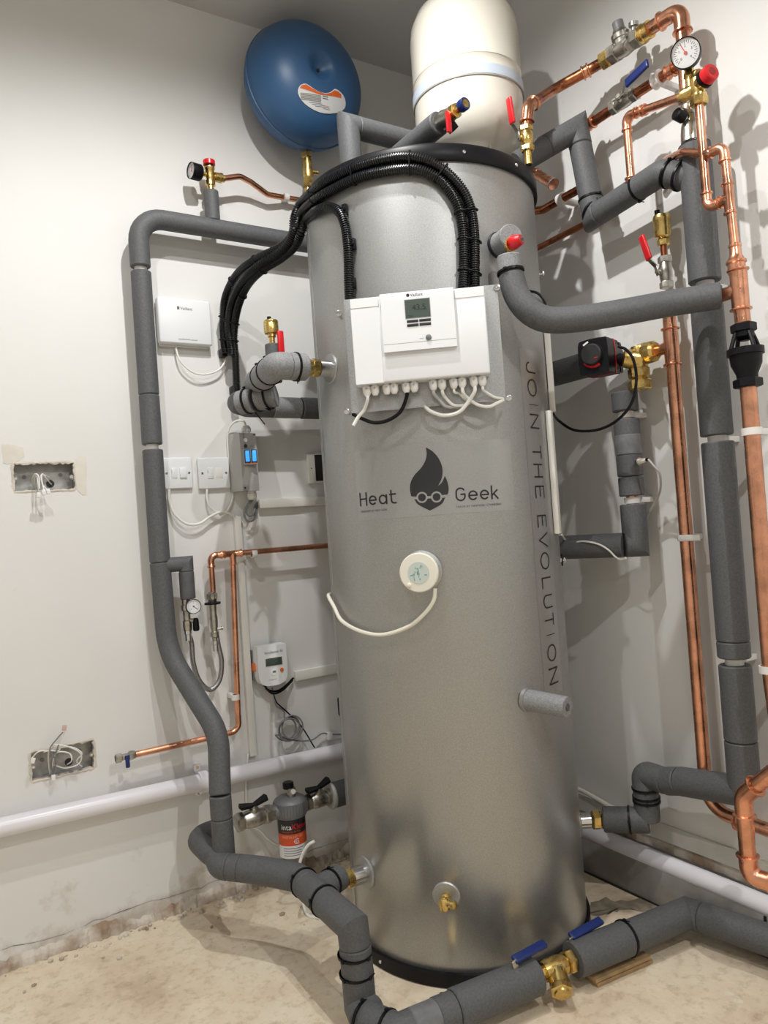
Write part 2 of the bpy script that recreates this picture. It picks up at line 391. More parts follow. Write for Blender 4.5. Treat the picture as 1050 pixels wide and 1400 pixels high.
def flat(parent, poly, fn, off, m, name, step=.008):
    bm = bmesh.new(); vs = [bm.verts.new((a, b, 0)) for a, b in poly]
    for t in tessellate_polygon([[Vector((a, b, 0)) for a, b in poly]]):
        try: bm.faces.new([vs[k] for k in t])
        except ValueError: pass
    cutx(bm, step); b = B()
    for v in bm.verts: b.v.append(fn(v.co.x, v.co.y, off))
    for f in bm.faces: b.f.append(tuple(v.index for v in f.verts))
    bm.free(); return b.build(name, m, parent, 0)
def cable(name, label, pts, r, m='cable', group=None, n=8, cat='cable', sp=True):
    p = spline(pts, 6) if sp else fil(pts, r*3)
    return tag(B().sweep(p, r, n).build(name, m), label, cat, group)
def gauge(name, label, c, n, r, dep, up=None, rim='blackp', cat='gauge', ticks=12, red=True, nd=None):
    n = n.normalized(); t = T(name, label, cat, c-n*dep)
    B().lathe([(-dep, r*.9), (-dep*.9, r), (-.002, r), (0, r*.97), (0, r*.95), (-.003, r*.93)], c, n, 32).build('case', rim, t)
    B().lathe([(-.002, r*1.0), (.0005, r*1.0), (.0015, r*.975), (.0005, r*.945), (-.002, r*.93)], c, n, 32, caps=False).build('bezel', 'blackp' if rim == 'blackp' else 'chrome', t)
    dial = B().lathe([(-.0045, r*.93), (-.0025, r*.93)], c, n, 32).build('dial', 'paper', t)
    u, v, _ = basis(n, up or Z_); f = c-n*.0023; b = B()
    for k in range(ticks*2+1):
        a = math.radians(225-270*k/(ticks*2)); dr = (-v)*math.cos(a)+u*math.sin(a); le = .12 if k % 2 else .2
        b.box(f+dr*(r*(.78-le/2)), (r*le, r*.03, .0003), (dr, n.cross(dr), n))
    stuff(b.build('scale_mark', 'ink', dial, 0))
    for k in range(0, 5):
        a = math.radians(225-270*k/4); dr = (-v)*math.cos(a)+u*math.sin(a); txt(dial, str(k), f+dr*(r*.45)-u*(r*.07), -v, u, r*.24, 'ink', 'numeral', 'CENTER')
    a = math.radians(nd if nd is not None else 75); dr = (-v)*math.cos(a)+u*math.sin(a)
    B().box(f+n*.0006+dr*(r*.25), (r*.8, r*.05, .0005), (dr, n.cross(dr), n)).build('needle', 'red' if red else 'ink', dial)
    B().lathe([(0, r*.12), (.0012, r*.1)], f+n*.0002, n, 12).build('hub', 'red' if red else 'ink', dial)
    B().lathe([(0, r*.87), (.0004, r*.87)], c-n*.0004, n, 32).build('lens', 'lens', t)
    return t
def screw(parent, c, n, r=.0035, m='chrome', name='screw'):
    n = n.normalized(); u, v, _ = basis(n); b = B().lathe([(0, r), (r*.35, r*.9), (r*.5, r*.5)], c, n, 12)
    ob = b.build(name, m, parent); return ob
def avg(*a): return sum(a)/len(a)
#--SCENE--
# ================================================================== the setting
def grid_wall(name, x0, x1, z0, z1, holes, y, th, m):
    xs = sorted({x0, x1, *[h[0] for h in holes], *[h[1] for h in holes]}); zs = sorted({z0, z1, *[h[2] for h in holes], *[h[3] for h in holes]}); b = B()
    for a, c in zip(xs, xs[1:]):
        for d, e in zip(zs, zs[1:]):
            mx, mz = (a+c)/2, (d+e)/2
            if any(h[0] < mx < h[1] and h[2] < mz < h[3] for h in holes): continue
            b.box(V(mx, y+th/2, mz), (c-a, th, e-d))
    b.box(V((x0+x1)/2, y+th+.05, (z0+z1)/2), (x1-x0, .1, z1-z0))
    return struct(b.build(name, m, None, 0))
H1 = (AY(18, 652).x, AY(102, 648).x, AY(60, 671).z, AY(60, 633).z)
H2 = (AY(42, 1043).x, AY(129, 1033).x, AY(85, 1060).z, AY(85, 1020).z)
grid_wall('wall_left', X0, XR, 0, ZC, [H1, H2], YL, .036, 'wall')
struct(B().box(V(XR+.05, (Y0+YL+.1)/2, ZC/2), (.1, YL+.1-Y0+.05, ZC)).build('wall_right', 'wall', None, 0))
struct(B().box(V(X0-.05, (Y0+YL+.1)/2, ZC/2), (.1, YL+.1-Y0+.05, ZC)).build('wall_far_left', 'wall', None, 0))
struct(B().box(V((X0+XR)/2, Y0-.05, ZC/2), (XR-X0+.2, .1, ZC)).build('wall_back', 'wall', None, 0))
struct(B().box(V((X0+XR)/2, (Y0+YL)/2, -.05), (XR-X0+.3, YL-Y0+.4, .1)).build('floor', 'floor', None, 0))
struct(B().box(V((X0+XR)/2, (Y0+YL)/2, ZC+.05), (XR-X0+.3, YL-Y0+.4, .1)).build('ceiling', 'ceil', None, 0))
# skirting on the right wall, its rough plaster edge and the upstand below it
b = B(); b.prism([(0, .142), (-.012, .142), (-.012, .172), (-.006, .18), (0, .18)], V(XR, Y0, 0), X_, Z_, Y_, YL-Y0); struct(b.build('baseboard_right', 'skirt', None, 30))
def rough_strip(name, p0, p1, outd, h, dep, n, m, seed, z0=0):
    b = B(); rnd = random.Random(seed)
    for k in range(n+1):
        t = k/n; p = p0.lerp(p1, t); hh = h*(.6+.55*mnoise.noise(p*9)+.25*rnd.random()); dd = dep*(.6+.8*rnd.random())
        b.v += [p+V(0, 0, z0), p+outd*dd*1.4+V(0, 0, z0), p+outd*dd+V(0, 0, z0+hh*.6), p+outd*.0006+V(0, 0, z0+hh), p+V(0, 0, z0+hh)]
        if k:
            i = 5*k
            for j in range(4): b.f.append((i-5+j, i-4+j, i+1+j, i+j))
    return b.build(name, m, None, 0)
struct(rough_strip('trim_1', V(XR-.0, -.2, 0), V(XR-.0, YL, 0), -X_, .03, .006, 120, 'dirty_plaster', 3, .115))
struct(B().box(V(XR-.0265, (YL-.6)/2, .048), (.053, YL+.6, .096), None, .004).build('trim_2', 'plinth', None, 30))
struct(rough_strip('trim_3', V(-.6, YL, 0), V(XR, YL, 0), -Y_, .036, .011, 260, 'dirty_plaster', 5))
# dark open crack above the crumbling edge and lumps of rubble
rnd = random.Random(11); b = B(); n = 0
for k in range(150):
    x = rnd.uniform(-.15, 1.35); y = YL-rnd.uniform(.012, .05)-(rnd.random() < .15)*rnd.uniform(0, .25); r = rnd.uniform(.0015, .006)
    b.ball(V(x, y, r*.5), r, 5, 3, (rnd.uniform(.8, 1.6), rnd.uniform(.8, 1.4), .7))
tag(stuff(b.build('plaster_rubble', 'dirty_plaster', None, 0)), 'crumbs of broken plaster lying along the foot of the left wall', 'rubble')
b = B(); pts = []
for k in range(60):
    t = k/59; x = -.1+1.3*t; pts.append(V(x, YL-.0015, .043+.012*mnoise.noise(V(x*6, 1, 0))+.006*mnoise.noise(V(x*30, 5, 0))))
for k in range(59):
    i = len(b.v); w = .0012*max(0.05, mnoise.noise(V(pts[k].x*17, 2, 3))+.35)
    b.v += [pts[k]-Z_*w, pts[k+1]-Z_*w, pts[k+1]+Z_*w, pts[k]+Z_*w]; b.f.append((i, i+1, i+2, i+3))
struct(b.build('trim_4', 'inkg', None, 0))
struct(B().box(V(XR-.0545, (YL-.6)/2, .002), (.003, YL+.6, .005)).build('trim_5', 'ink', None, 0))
def floor_patch(px, m):
    P = [AZ(x, y, .0012) for x, y in px]; Q = []; rr = random.Random(3)
    for k in range(len(P)):
        for j in range(5): Q.append(P[k].lerp(P[(k+1) % len(P)], j/5)+V(rr.uniform(-.006, .006), rr.uniform(-.006, .006), 0))
    c = sum(Q, V(0, 0, 0))/len(Q); b = B(); b.v = [c]+Q; b.f = [(0, 1+k, 1+(k+1) % len(Q)) for k in range(len(Q))]; return struct(b.build('trim_6', m, None, 0))
floor_patch([(790, 1243), (826, 1227), (838, 1232), (888, 1228), (915, 1238), (893, 1248), (850, 1243), (830, 1249), (806, 1252)], mat('bare_screed', (.30, .255, .19), .85, 0, .3, 40))
# ceiling downlights; the last fitting is an addition for the unseen fill lamp
for ((lx, ly), pw), wh in zip(LAMPS, ('right in front of the cylinder lid', 'nearest the left wall', 'above and right of the viewer', 'unseen fill lamp added behind the viewer')):
    t = T('ceiling_downlight', 'round white recessed ceiling downlight, '+wh, 'light', (lx, ly, ZC), 'ceiling downlights')
    B().lathe([(-.004, .028), (-.004, .042), (0, .044), (0, .028)], V(lx, ly, ZC), Z_, 28, caps=False).build('trim_ring', 'white', t)
# recessed metal back boxes with loose wiring
def back_box(H, label):
    x0, x1, z0, z1 = H; dpt = .034; t = T('metal_socket_box', label, 'socket box', ((x0+x1)/2, YL+dpt, z0)); b = B(); cx, cz = (x0+x1)/2, (z0+z1)/2
    b.box(V(cx, YL+dpt, cz), (x1-x0, .001, z1-z0)); b.box(V(x0+.0008, YL+.018, cz), (.001, .03, z1-z0)); b.box(V(x1-.0008, YL+.018, cz), (.001, .03, z1-z0))
    b.box(V(cx, YL+.018, z0+.0008), (x1-x0, .03, .001)); b.box(V(cx, YL+.018, z1-.0008), (x1-x0, .03, .001)); b.build('tray', 'zinc', t, 0)
    for s in (-1, 1):
        px = cx+s*(x1-x0)*.46; B().lathe([(0, .006), (.0012, .006)], V(px, YL+.006, cz-.002), -Y_, 14).build('screw_lug', 'zinc', t); B().lathe([(0, .003), (.0016, .003), (.0017, .0016)], V(px, YL+.0045, cz-.002), -Y_, 12).build('screw', 'chrome', t)
    for (fx, fz, r) in ((.62, .28, .0095), (.2, .55, .005), (.8, .6, .005)):
        B().lathe([(0, r), (.0008, r)], V(x0+(x1-x0)*fx, YL+dpt-.0006, z0+(z1-z0)*fz), -Y_, 18).build('knockout', 'ink' if r > .008 else 'greyd', t)
    # ragged chased plaster round the opening
    b = B(); rr = random.Random(int(x0*1000)+9); N = 64
    per = 2*((x1-x0)+(z1-z0)); 
    for k in range(N):
        s = per*k/N; wd, hh = x1-x0, z1-z0
        if s < wd: p = V(x0+s, 0, z0); o = -Z_
        elif s < wd+hh: p = V(x1, 0, z0+s-wd); o = X_
        elif s < 2*wd+hh: p = V(x1-(s-wd-hh), 0, z1); o = Z_
        else: p = V(x0, 0, z1-(s-2*wd-hh)); o = -X_
        p.y = YL; j = rr.uniform(.0, .0045); q = rr.uniform(.0003, .003)
        b.v += [p-o*j-Y_*.0004, p-o*j+Y_*.012, p+o*q*.4-Y_*(.0008+rr.random()*.0015), p+o*(q+.003)-Y_*.0001]
    for k in range(N):
        a, c = 4*k, 4*((k+1) % N)
        for (u, v) in ((1, 0), (0, 2), (2, 3)): b.f.append((a+u, c+u, c+v, a+v))
    b.build('ragged_plaster_edge', 'plaster', t, 0)
    return t
back_box(H1, 'upper empty metal socket box chased into the left wall'); back_box(H2, 'lower empty metal socket box chased into the left wall, above the white waste pipe')
def patch(pts, label):
    # thin smear of unpainted filler
    b = B(); P = [AY(x, y, YL-.0009) for x, y in pts]; c = sum(P, V(0, 0, 0))/len(P); b.v.append(c-Y_*.0006); rr = random.Random(len(pts))
    Q = []
    for k in range(len(P)):
        for j in range(4): q = P[k].lerp(P[(k+1) % len(P)], j/4); Q.append(q+(q-c)*rr.uniform(-.05, .05))
    b.v += Q; n = len(Q)
    for k in range(n): b.f.append((0, 1+k, 1+(k+1) % n))
    i = len(b.v); b.v += [q+Y_*.0009 for q in Q]
    for k in range(n): b.f.append((1+k, 1+(k+1) % n, i+(k+1) % n, i+k))
    m = mat('filler_smear', (.735, .70, .635), .85, 0, .06, 30); return tag(b.build('filler_patch', m), label, 'filler')
patch([(103, 628), (108, 622), (117, 624), (119, 640), (118, 660), (119, 676), (112, 677), (104, 667), (103, 650)], 'beige filler smear right of the upper metal socket box')
patch([(2, 607), (20, 608), (32, 612), (34, 624), (28, 628), (18, 634), (4, 634)], 'beige filler smear above left of the upper metal socket box')
def wires(name, label, curves, ends, r=.0016, dark=()):
    t = T(name, label, 'wires', curves[0][0])
    for i, c in enumerate(curves): B().sweep(spline(c, 6), r, 8).build('wire', 'greyc' if i in dark else 'cable', t)
    for (c, d, m) in ends: B().box(c, (.009, .007, .013), basis(d)[0:2]+(d.normalized(),), .0015).build('connector_block', m, t)
    return t
h1 = (H1[0]+H1[1])/2; y1 = YL+.02
def LW(x, y, d=0): return AY(x, y, YL-d)
wires('loose_wires', 'looped white wires with connector blocks hanging from the upper metal socket box',
      [[LW(46, 666, -.028), LW(44, 655, -.005), LW(48, 648, .02), LW(53, 652, .03), LW(54, 668, .035)],
       [LW(48, 668, -.028), LW(47, 655, 0), LW(50, 649, .02), LW(52, 660, .03), LW(53, 672, .03)],
       [LW(70, 655, -.03), LW(62, 650, .01), LW(56, 650, .02), LW(58, 662, .032), LW(66, 671, .04)],
       [LW(70, 662, -.03), LW(64, 655, .01), LW(58, 648, .02), LW(57, 656, .03), LW(60, 670, .04)]],
      [(LW(53, 677, .034), V(-.1, 0, -1), 'cable'), (LW(60, 673, .04), V(.1, 0, -1), 'white'), (LW(66, 672, .04), V(.2, 0, -1), 'white')])
wires('loose_wires', 'tangled grey and white wires with a pinkish connector in the lower metal socket box',
      [[LW(68, 1058, -.02), LW(66, 1035, .01), LW(70, 1020, .03), LW(90, 1020, .035), LW(110, 1030, .03), LW(108, 1044, .02), LW(90, 1050, .01), LW(74, 1046, -.01)],
       [LW(70, 1056, -.02), LW(74, 1035, .01), LW(80, 1028, .03), LW(95, 1030, .03), LW(98, 1040, .03), LW(92, 1045, 0)],
       [LW(44, 1036, .02), LW(52, 1028, .03), LW(64, 1026, .03), LW(80, 1026, .03), LW(84, 1015, .03), LW(88, 1001, .035)],
       [LW(72, 1060, .01), LW(76, 1040, .03), LW(68, 1025, .035), LW(78, 1010, .035), LW(86, 1001, .035)],
       [LW(72, 1060, .01), LW(70, 1040, .03), LW(76, 1030, .035), LW(80, 1018, .035)],
       [LW(112, 1048, .0), LW(105, 1040, .02), LW(112, 1030, .03), LW(100, 1022, .03), LW(84, 1022, .03), LW(60, 1028, .02)]],
      [(LW(88, 995, .037), V(.25, 0, 1), mat('pink_connector', (.62, .42, .38), .5)), (LW(45, 1040, .025), V(-.3, 0, -1), 'cable'), (LW(73, 1063, .015), V(0, 0, -1), 'white')], dark=(3, 4))

# ================================================================== the hot water cylinder
cyl = T('hot_water_cylinder', 'tall silver steel hot water cylinder standing in the corner on a black base ring', 'water tank', CC)
B().lathe([(.02, CR-.004), (.03, CR), (1.70, CR), (1.705, CR-.004)], CC, Z_, 144).build('casing', 'steel', cyl)
B().lathe([(0, .278), (.003, .2825), (.030, .2825), (.032, .277), (.03, CR-.001)], CC, Z_, 128).build('base_ring', 'blackp', cyl)
b = B().lathe([(1.692, CR+.001), (1.692, .2825), (1.694, .284), (1.722, .284), (1.7285, .2795), (1.7295, .262), (1.7295, .0)], CC, Z_, 128, caps=False); b.build('lid', 'blackp', cyl)
def on_cyl(x, y, off=0): p = AC(x, y); n = V(p.x-CC.x, p.y-CC.y, 0).normalized(); return p+n*off, n
for x in (442, 500, 546, 632, 700): 
    p = AC(x, 210); th = math.atan2(p.y-CC.y, p.x-CC.x); n = V(math.cos(th), math.sin(th), 0); screw(cyl, V(CC.x, CC.y, 1.709)+n*.284, n, .004)
for x in (524, 640):
    p = AC(x, 1320); th = math.atan2(p.y-CC.y, p.x-CC.x); n = V(math.cos(th), math.sin(th), 0); screw(cyl, V(CC.x, CC.y, .016)+n*.2825, n, .004)
def TH(p): return math.atan2(p.y-CC.y, p.x-CC.x)
def wrap(th0, z0):
    return lambda u, v, off: V(CC.x+(CR+off)*math.cos(th0+u/CR), CC.y+(CR+off)*math.sin(th0+u/CR), z0+v)
p = AC(429, 420); ths = TH(p); f = wrap(ths, 0)
b = B(); b.box(f(0, .86, .0008), (.008, 1.66, .0016), (V(-math.sin(ths), math.cos(ths), 0), Z_, V(math.cos(ths), math.sin(ths), 0))); b.build('folded_seam', 'steel', cyl)
# decals
pc = AC(583, 680); fl = wrap(TH(pc), pc.z)
def UV(x, y): p = AC(x, y); return ((TH(p)-TH(pc))*CR, p.z-pc.z)
q0, q1 = UV(491, 712), UV(697, 600)
dec = mat('clear_film', (.41, .416, .41), .34, .74, .07, 520, lo=.38, hi=.62)
def rect(a, b, c, d): return [(a, b), (c, b), (c, d), (a, d)]
film = flat(cyl, rect(q0[0], q0[1], q1[0], q1[1]), fl, .0004, dec, 'logo_film')
def FC(pts): return [UV(480+a/4.773, 590+c/4.773) for a, c in pts]
def smooth2(pts, closed=True, n=4, sharp=()):
    out = []; N = len(pts)
    for k in range(N):
        p0, p1, p2, p3 = pts[(k-1) % N], pts[k], pts[(k+1) % N], pts[(k+2) % N]
        if k in sharp: p0 = p1
        if (k+1) % N in sharp: p3 = p2
        for j in range(n):
            t = j/n; out.append(tuple(.5*((2*b_)+(c_-a_)*t+(2*a_-5*b_+4*c_-d_)*t*t+(3*b_-a_-3*c_+d_)*t**3) for a_, b_, c_, d_ in zip(p0, p1, p2, p3)))
    return out
fp = [(488, 103), (530, 128), (568, 170), (593, 225), (597, 275), (588, 315), (568, 354), (592, 332), (612, 289), (629, 330), (637, 375), (628, 416), (612, 437), (590, 474), (515, 516), (440, 478), (415, 445), (395, 425), (385, 380), (390, 330), (415, 283), (455, 240), (482, 195), (493, 150)]
em = flat(film, smooth2(FC(fp), sharp=(0, 6, 8, 14)), fl, .0008, 'ink', 'flame_emblem', .005)
lt = dec
def disc(cx, cy, r, rr=0): 
    cu, cv = UV(480+cx/4.773, 590+cy/4.773); s = .00031*r
    return cu, cv, s
for cx, cy in ((463, 430), (558, 427)):
    cu, cv, s = disc(cx, cy, 37); b = B(); n = 28
    for k in range(n):
        a = 2*PI*k/n; b.v += [fl(cu+s*math.cos(a), cv+s*math.sin(a), .0012), fl(cu+s*.70*math.cos(a), cv+s*.70*math.sin(a), .0012)]
    for k in range(n): b.f.append((2*k, 2*((k+1) % n), 2*((k+1) % n)+1, 2*k+1))
    b.build('goggle_ring', lt, film, 0)
for (xa, ya, xb, yb, h) in ((392, 432, 430, 434, 18), (498, 430, 524, 428, 16), (592, 424, 632, 420, 18)):
    a = UV(480+xa/4.773, 590+ya/4.773); c = UV(480+xb/4.773, 590+yb/4.773); hh = h*.00031/2
    flat(film, [(a[0], a[1]-hh), (c[0], c[1]-hh), (c[0], c[1]+hh), (a[0], a[1]+hh)], fl, .0012, lt, 'goggle_strap')
def arc(cx, cy, r, a0, a1, n=14, ry=None): return [(cx+r*math.cos(math.radians(a0+(a1-a0)*k/n)), cy+(ry or r)*math.sin(math.radians(a0+(a1-a0)*k/n))) for k in range(n+1)]
G = {'H': (.66, [[(0, 0), (0, 1)], [(.66, 0), (.66, 1)], [(0, .52), (.66, .52)]]),
     'e': (.66, [[(.02, .36), (.66, .36)]+arc(.33, .36, .33, 0, 315)]), 'a': (.66, [arc(.33, .35, .33, 0, 360), [(.66, .7), (.66, 0)]]),
     't': (.5, [[(.12, 1), (.12, .25)]+arc(.35, .23, .23, 180, 270)+[(.5, 0)], [(0, .7), (.5, .7)]]),
     'G': (.72, [arc(.36, .64, .34, 35, 180)+arc(.36, .36, .34, 180, 350)+[(.70, .5), (.40, .5)]]),
     'k': (.55, [[(0, 0), (0, 1)], [(0, .26), (.48, .68)], [(.17, .40), (.52, 0)]]),
     'J': (.5, [[(.5, 1), (.5, .28)]+arc(.25, .28, .25, 0, -180, ry=.28)]), 'O': (.95, [arc(.475, .5, .475, 0, 360, 28, .5)]), 'I': (0, [[(0, 0), (0, 1)]]),
     'N': (.72, [[(0, 0), (0, 1), (.72, 0), (.72, 1)]]), 'T': (.66, [[(.33, 0), (.33, 1)], [(0, 1), (.66, 1)]]), 'E': (.55, [[(.55, 1), (0, 1), (0, 0), (.55, 0)], [(0, .52), (.5, .52)]]),
     'V': (.8, [[(0, 1), (.4, 0), (.8, 1)]]), 'L': (.52, [[(0, 1), (0, 0), (.52, 0)]]), 'U': (.7, [[(0, 1), (0, .32)]+arc(.35, .32, .35, 180, 360, ry=.32)+[(.7, 1)]])}
def stroke_letter(parent, ch, fn, m='ink', w=.13):
    b = B(); off = [.0010]
    for pl in G[ch][1]:
        P = []
        for a, c in zip(pl, pl[1:]):
            for j in range(3): P.append((a[0]+(c[0]-a[0])*j/3, a[1]+(c[1]-a[1])*j/3))
        P.append(pl[-1])
        for (ax, ay), (bx, by) in zip(P, P[1:]):
            dx, dy = bx-ax, by-ay; l = math.hypot(dx, dy)
            if l < 1e-6: continue
            nx, ny = -dy/l*w/2, dx/l*w/2; i = len(b.v); off[0] += .0000004
            b.v += [fn(ax+nx, ay+ny, off[0]), fn(ax-nx, ay-ny, off[0]), fn(bx-nx, by-ny, off[0]), fn(bx+nx, by+ny, off[0])]; b.f.append((i, i+1, i+2, i+3))
        for (ax, ay) in [P[0]]+pl[1:-1]+[P[-1]]:
            i = len(b.v); b.v += [fn(ax+w/2*math.cos(k*PI/4), ay+w/2*math.sin(k*PI/4), off[0]+.00001) for k in range(8)]; b.f.append(tuple(range(i, i+8)))
    return b.build('letter', m, parent, 0)
for word, x0, y0, sp in (('Heat', 493.5, 691.5, .31), ('Geek', 624, 685, .30)):
    a = UV(x0, y0); sz = .0262; u = 0
    for ch in word:
        stroke_letter(film, ch, lambda p, q, o, u=u, a=a: fl(a[0]+(u+p)*sz, a[1]+q*sz+(u+p)*sz*.0, o)); u += G[ch][0]+sp
for s, x, y, al in (('DESIGNED BY HEAT GEEK', 494, 701, 'LEFT'), ('MADE BY NEWARK CYLINDERS', 624, 694.5, 'LEFT')):
    a = UV(x, y); txt(film, s, None, None, None, .0062, 'inkg', 'small_print', al, lambda u, v, o, a=a: fl(a[0]+u, a[1]+v, o+.0005), 1.0, .0005, .95 if x < 600 else 1.13)
tb, tt = TH(AC(725, 576)), TH(AC(736, 576)); fs = wrap(0, 0); zt = AC(725, 480).z
strip = mat('vertical_film', (.43, .436, .43), .36, .74, .06, 520)
s0, s1 = TH(AC(717, 576))*CR, TH(AC(741.5, 576))*CR
sfilm = flat(cyl, rect(s0, AC(745, 955).z, s1, AC(722, 478).z), lambda u, v, o: fs(u, v, o), .0003, strip, 'slogan_film', .01)
hz = (tt-tb)*CR
for ch, ya, yb in zip('JOINTHEEVOLUTION', (496, 519, 551, 567, 610, 635, 665, 705, 729, 756, 790, 814, 840, 866, 882, 914), (509, 541, 556, 585, 626, 652, 680, 720, 748, 778, 804, 831, 856, 870, 904, 935)):
    xm = 730+(ya-576)*.073; za, zb = AC(xm, ya).z, AC(xm, yb).z; wl = G[ch][0]
    ln = za-zb
    if wl == 0: fn = lambda p, q, o, zc=(za+zb)/2: V(*fs(tb*CR+q*hz, 0, o)[:2], zc-p*hz*.5)
    else: fn = lambda p, q, o, za=za, k=ln/wl: V(*fs(tb*CR+q*hz, 0, o)[:2], za-p*k)
    stroke_letter(sfilm, ch, fn, 'ink', .085)
# ports
def port(c, n, rf, rs, L, m='chrome'):
    B().lathe([(-.01, rf), (.001, rf), (.0035, rf*.93), (.004, rf*.7)], c, n, 32).build('port_flange', 'galv', cyl); B().lathe([(0, rs), (L, rs)], c, n, 24).build('port_stub', m, cyl)
PL1 = V(CC.x-CR+.001, CC.y, AY(450, 504, CC.y).z); PL2 = V(CC.x-CR+.001, CC.y, AH(498, 1190, 1.67).z)
port(PL1, -X_, .033, .019, .03); port(PL2, -X_, .036, .020, .035)
thr = TH(AC(800, 1137)); nr = V(math.cos(thr+.22), math.sin(thr+.22), 0); PR = V(CC.x, CC.y, AC(800, 1137).z)+nr*CR
port(PR, nr, .033, .018, .03)
# drain cock low on the front
pd, nd_ = on_cyl(610, 1225); 
B().lathe([(-.008, .029), (.001, .029), (.003, .027), (.0035, .016)], pd, nd_, 32).build('port_flange', 'galv', cyl)
dr = T('drain_cock', 'small brass drain cock low on the front of the cylinder', 'tap', pd)
B().lathe([(.0, .0095), (.012, .0095), (.013, .007), (.02, .007)], pd, nd_, 16).build('inlet', 'brass', dr)
hexnut(dr, pd+nd_*.024+V(0, 0, -.003), nd_, .013, .012); tn = Z_.cross(nd_).normalized()
B().lathe([(-.012, .008), (-.010, .0105), (.006, .0105), (.012, .007)], pd+nd_*.026-Z_*.003, Z_, 14).build('body', 'brass', dr)
sp_ = (tn*.85+nd_*.5+Z_*.08).normalized(); B().lathe([(0, .006), (.012, .006), (.014, .0085), (.019, .0078), (.024, .0085), (.029, .0076), (.03, .004)], pd+nd_*.026, sp_, 16).build('hose_tail', 'brass', dr)
# immersion heater
pi_, ni = on_cyl(577, 781); im = T('immersion_heater_cap', 'round cream immersion heater cap on the middle of the cylinder front', 'heater', pi_)
B().lathe([(0, .043), (.006, .043), (.008, .038), (.012, .037)], pi_, ni, 40).build('flange', 'galv', im); B().lathe([(.01, .033), (.022, .033)], pi_, ni, 32).build('collar', mat('brown_seal', (.20, .17, .13), .6), im)
ci = pi_+ni*.02; cov = B().lathe([(0, .038), (.003, .040), (.014, .040), (.0165, .038), (.0172, .022)], ci, ni, 48).build('cover', 'cream', im)
B().lathe([(.0155, .0225), (.018, .0220)], ci, ni, 32).build('round_label', 'tealw', cov)
u_, v_, _ = basis(ni); rr = random.Random(4); b = B()
for k in range(26):
    a, r = rr.uniform(0, 6.28), rr.uniform(.001, .017); b.box(ci+ni*.0182+u_*(r*math.cos(a))+v_*(r*math.sin(a)), (rr.uniform(.001, .006), rr.uniform(.0006, .0022), .0002), (u_, v_, ni) if rr.random() < .5 else (v_, u_, ni))
stuff(b.build('label_print', 'teal', cov, 0))
B().lathe([(0, .0045), (.004, .0045), (.005, .003)], ci+ni*.016-u_*.024+v_*.021, ni, 12).build('fixing_screw', 'cream', cov)
pts = [on_cyl(596, 803, .02)[0], on_cyl(594, 820, .022)[0], on_cyl(582, 838, .020)[0], on_cyl(562, 855, .018)[0], on_cyl(530, 866, .016)[0], on_cyl(500, 862, .014)[0], on_cyl(474, 848, .012)[0], AC(457, 830, CR+.011), AH(449, 815, 1.735), AH(452, 812, 1.80)]
cable('immersion_cable', 'thick cream cable drooping from the round heater cap and round the cylinder', pts, .0042, 'cream')
# probe pocket with loose foam stub at lower right
p6, n6 = on_cyl(722, 957); n6 = (n6+V(.28, .05, -.05)).normalized(); st = T('foam_stub', 'short light grey foam stub capped off at lower right of the cylinder front', 'insulation', p6)
B().lathe([(-.006, .0255), (.001, .0255), (.002, .0235)], p6, n6, 28).build('cover_ring', 'galv', st); tip = p6+n6*.092
B().lathe([(0, .0225), (.088, .0215), (.092, .0195)], p6, n6, 28).build('foam_sleeve', 'foam_light', st); b = B(); u6, v6, _ = basis(n6)
b.lathe([(0, .009), (.0007, .009)], tip, n6, 5); b.lathe([(.0005, .006), (.0015, .006)], tip, n6, 5); b.build('cut_end_mark', 'foam', st, 0)

# ================================================================== controller on its plate
az = math.radians(37.9); PN = V(-math.sin(az), -math.cos(az), 0); PU = V(math.cos(az), -math.sin(az), 0)
pc0 = AC(583, 475); PO = V(CC.x, CC.y, 0)+PN*(CR+.016)
def PP(x, y, off=0): return AP(x, y, PO+PN*off, PN)
def puv(x, y, off=0): q = PP(x, y, off)-PO; return q.dot(PU), q.z
def prect(tl, tr, br, bl, off):
    a, b_, c, d = puv(*tl, off), puv(*tr, off), puv(*br, off), puv(*bl, off)
    return avg(a[0], d[0]), avg(b_[0], c[0]), avg(c[1], d[1]), avg(a[1], b_[1])
def pbox(b, r, o0, o1, bev=0, seg=2):
    b.box(PO+PU*avg(r[0], r[1])+Z_*avg(r[2], r[3])+PN*avg(o0, o1), (r[1]-r[0], r[3]-r[2], o1-o0), (PU, Z_, PN), bev, seg); return b
plate = prect((470, 411), (678, 388), (692, 546), (481, 566), 0)
pt = T('mounting_plate', 'grey galvanised sheet plate held off the cylinder front behind the white controller', 'plate', PO+Z_*plate[2])
b = B(); pbox(b, plate, -.0015, 0); b.box(PO+PU*plate[1]+Z_*avg(plate[2], plate[3])-PN*.008, (.0015, plate[3]-plate[2], .016), (PU, Z_, PN)); b.box(PO+PU*plate[0]+Z_*avg(plate[2], plate[3])-PN*.008, (.0015, plate[3]-plate[2], .016), (PU, Z_, PN)); b.build('sheet', 'galv', pt, 0)
for (x, y) in ((464, 430), (475, 563), (695, 545), (679, 395)):
    q = PP(x, y, -.006); dirn = PN
    B().lathe([(-.03, .003), (.004, .003)], q, dirn, 10).build('stud', 'chrome', pt); B().lathe([(.002, .0065), (.010, .0065), (.0105, .0045)], q, dirn, 12).build('stud_nut', 'chrome', pt)
cb = prect((477, 411), (662, 388), (670.5, 508), (486.5, 528), .042)
ct = T('heating_controller', 'white wall-type heating controller with small screen on the cylinder plate', 'controller', PO+Z_*cb[2])
pbox(B(), cb, .001, .040, .004, 3).build('housing', 'white', ct)
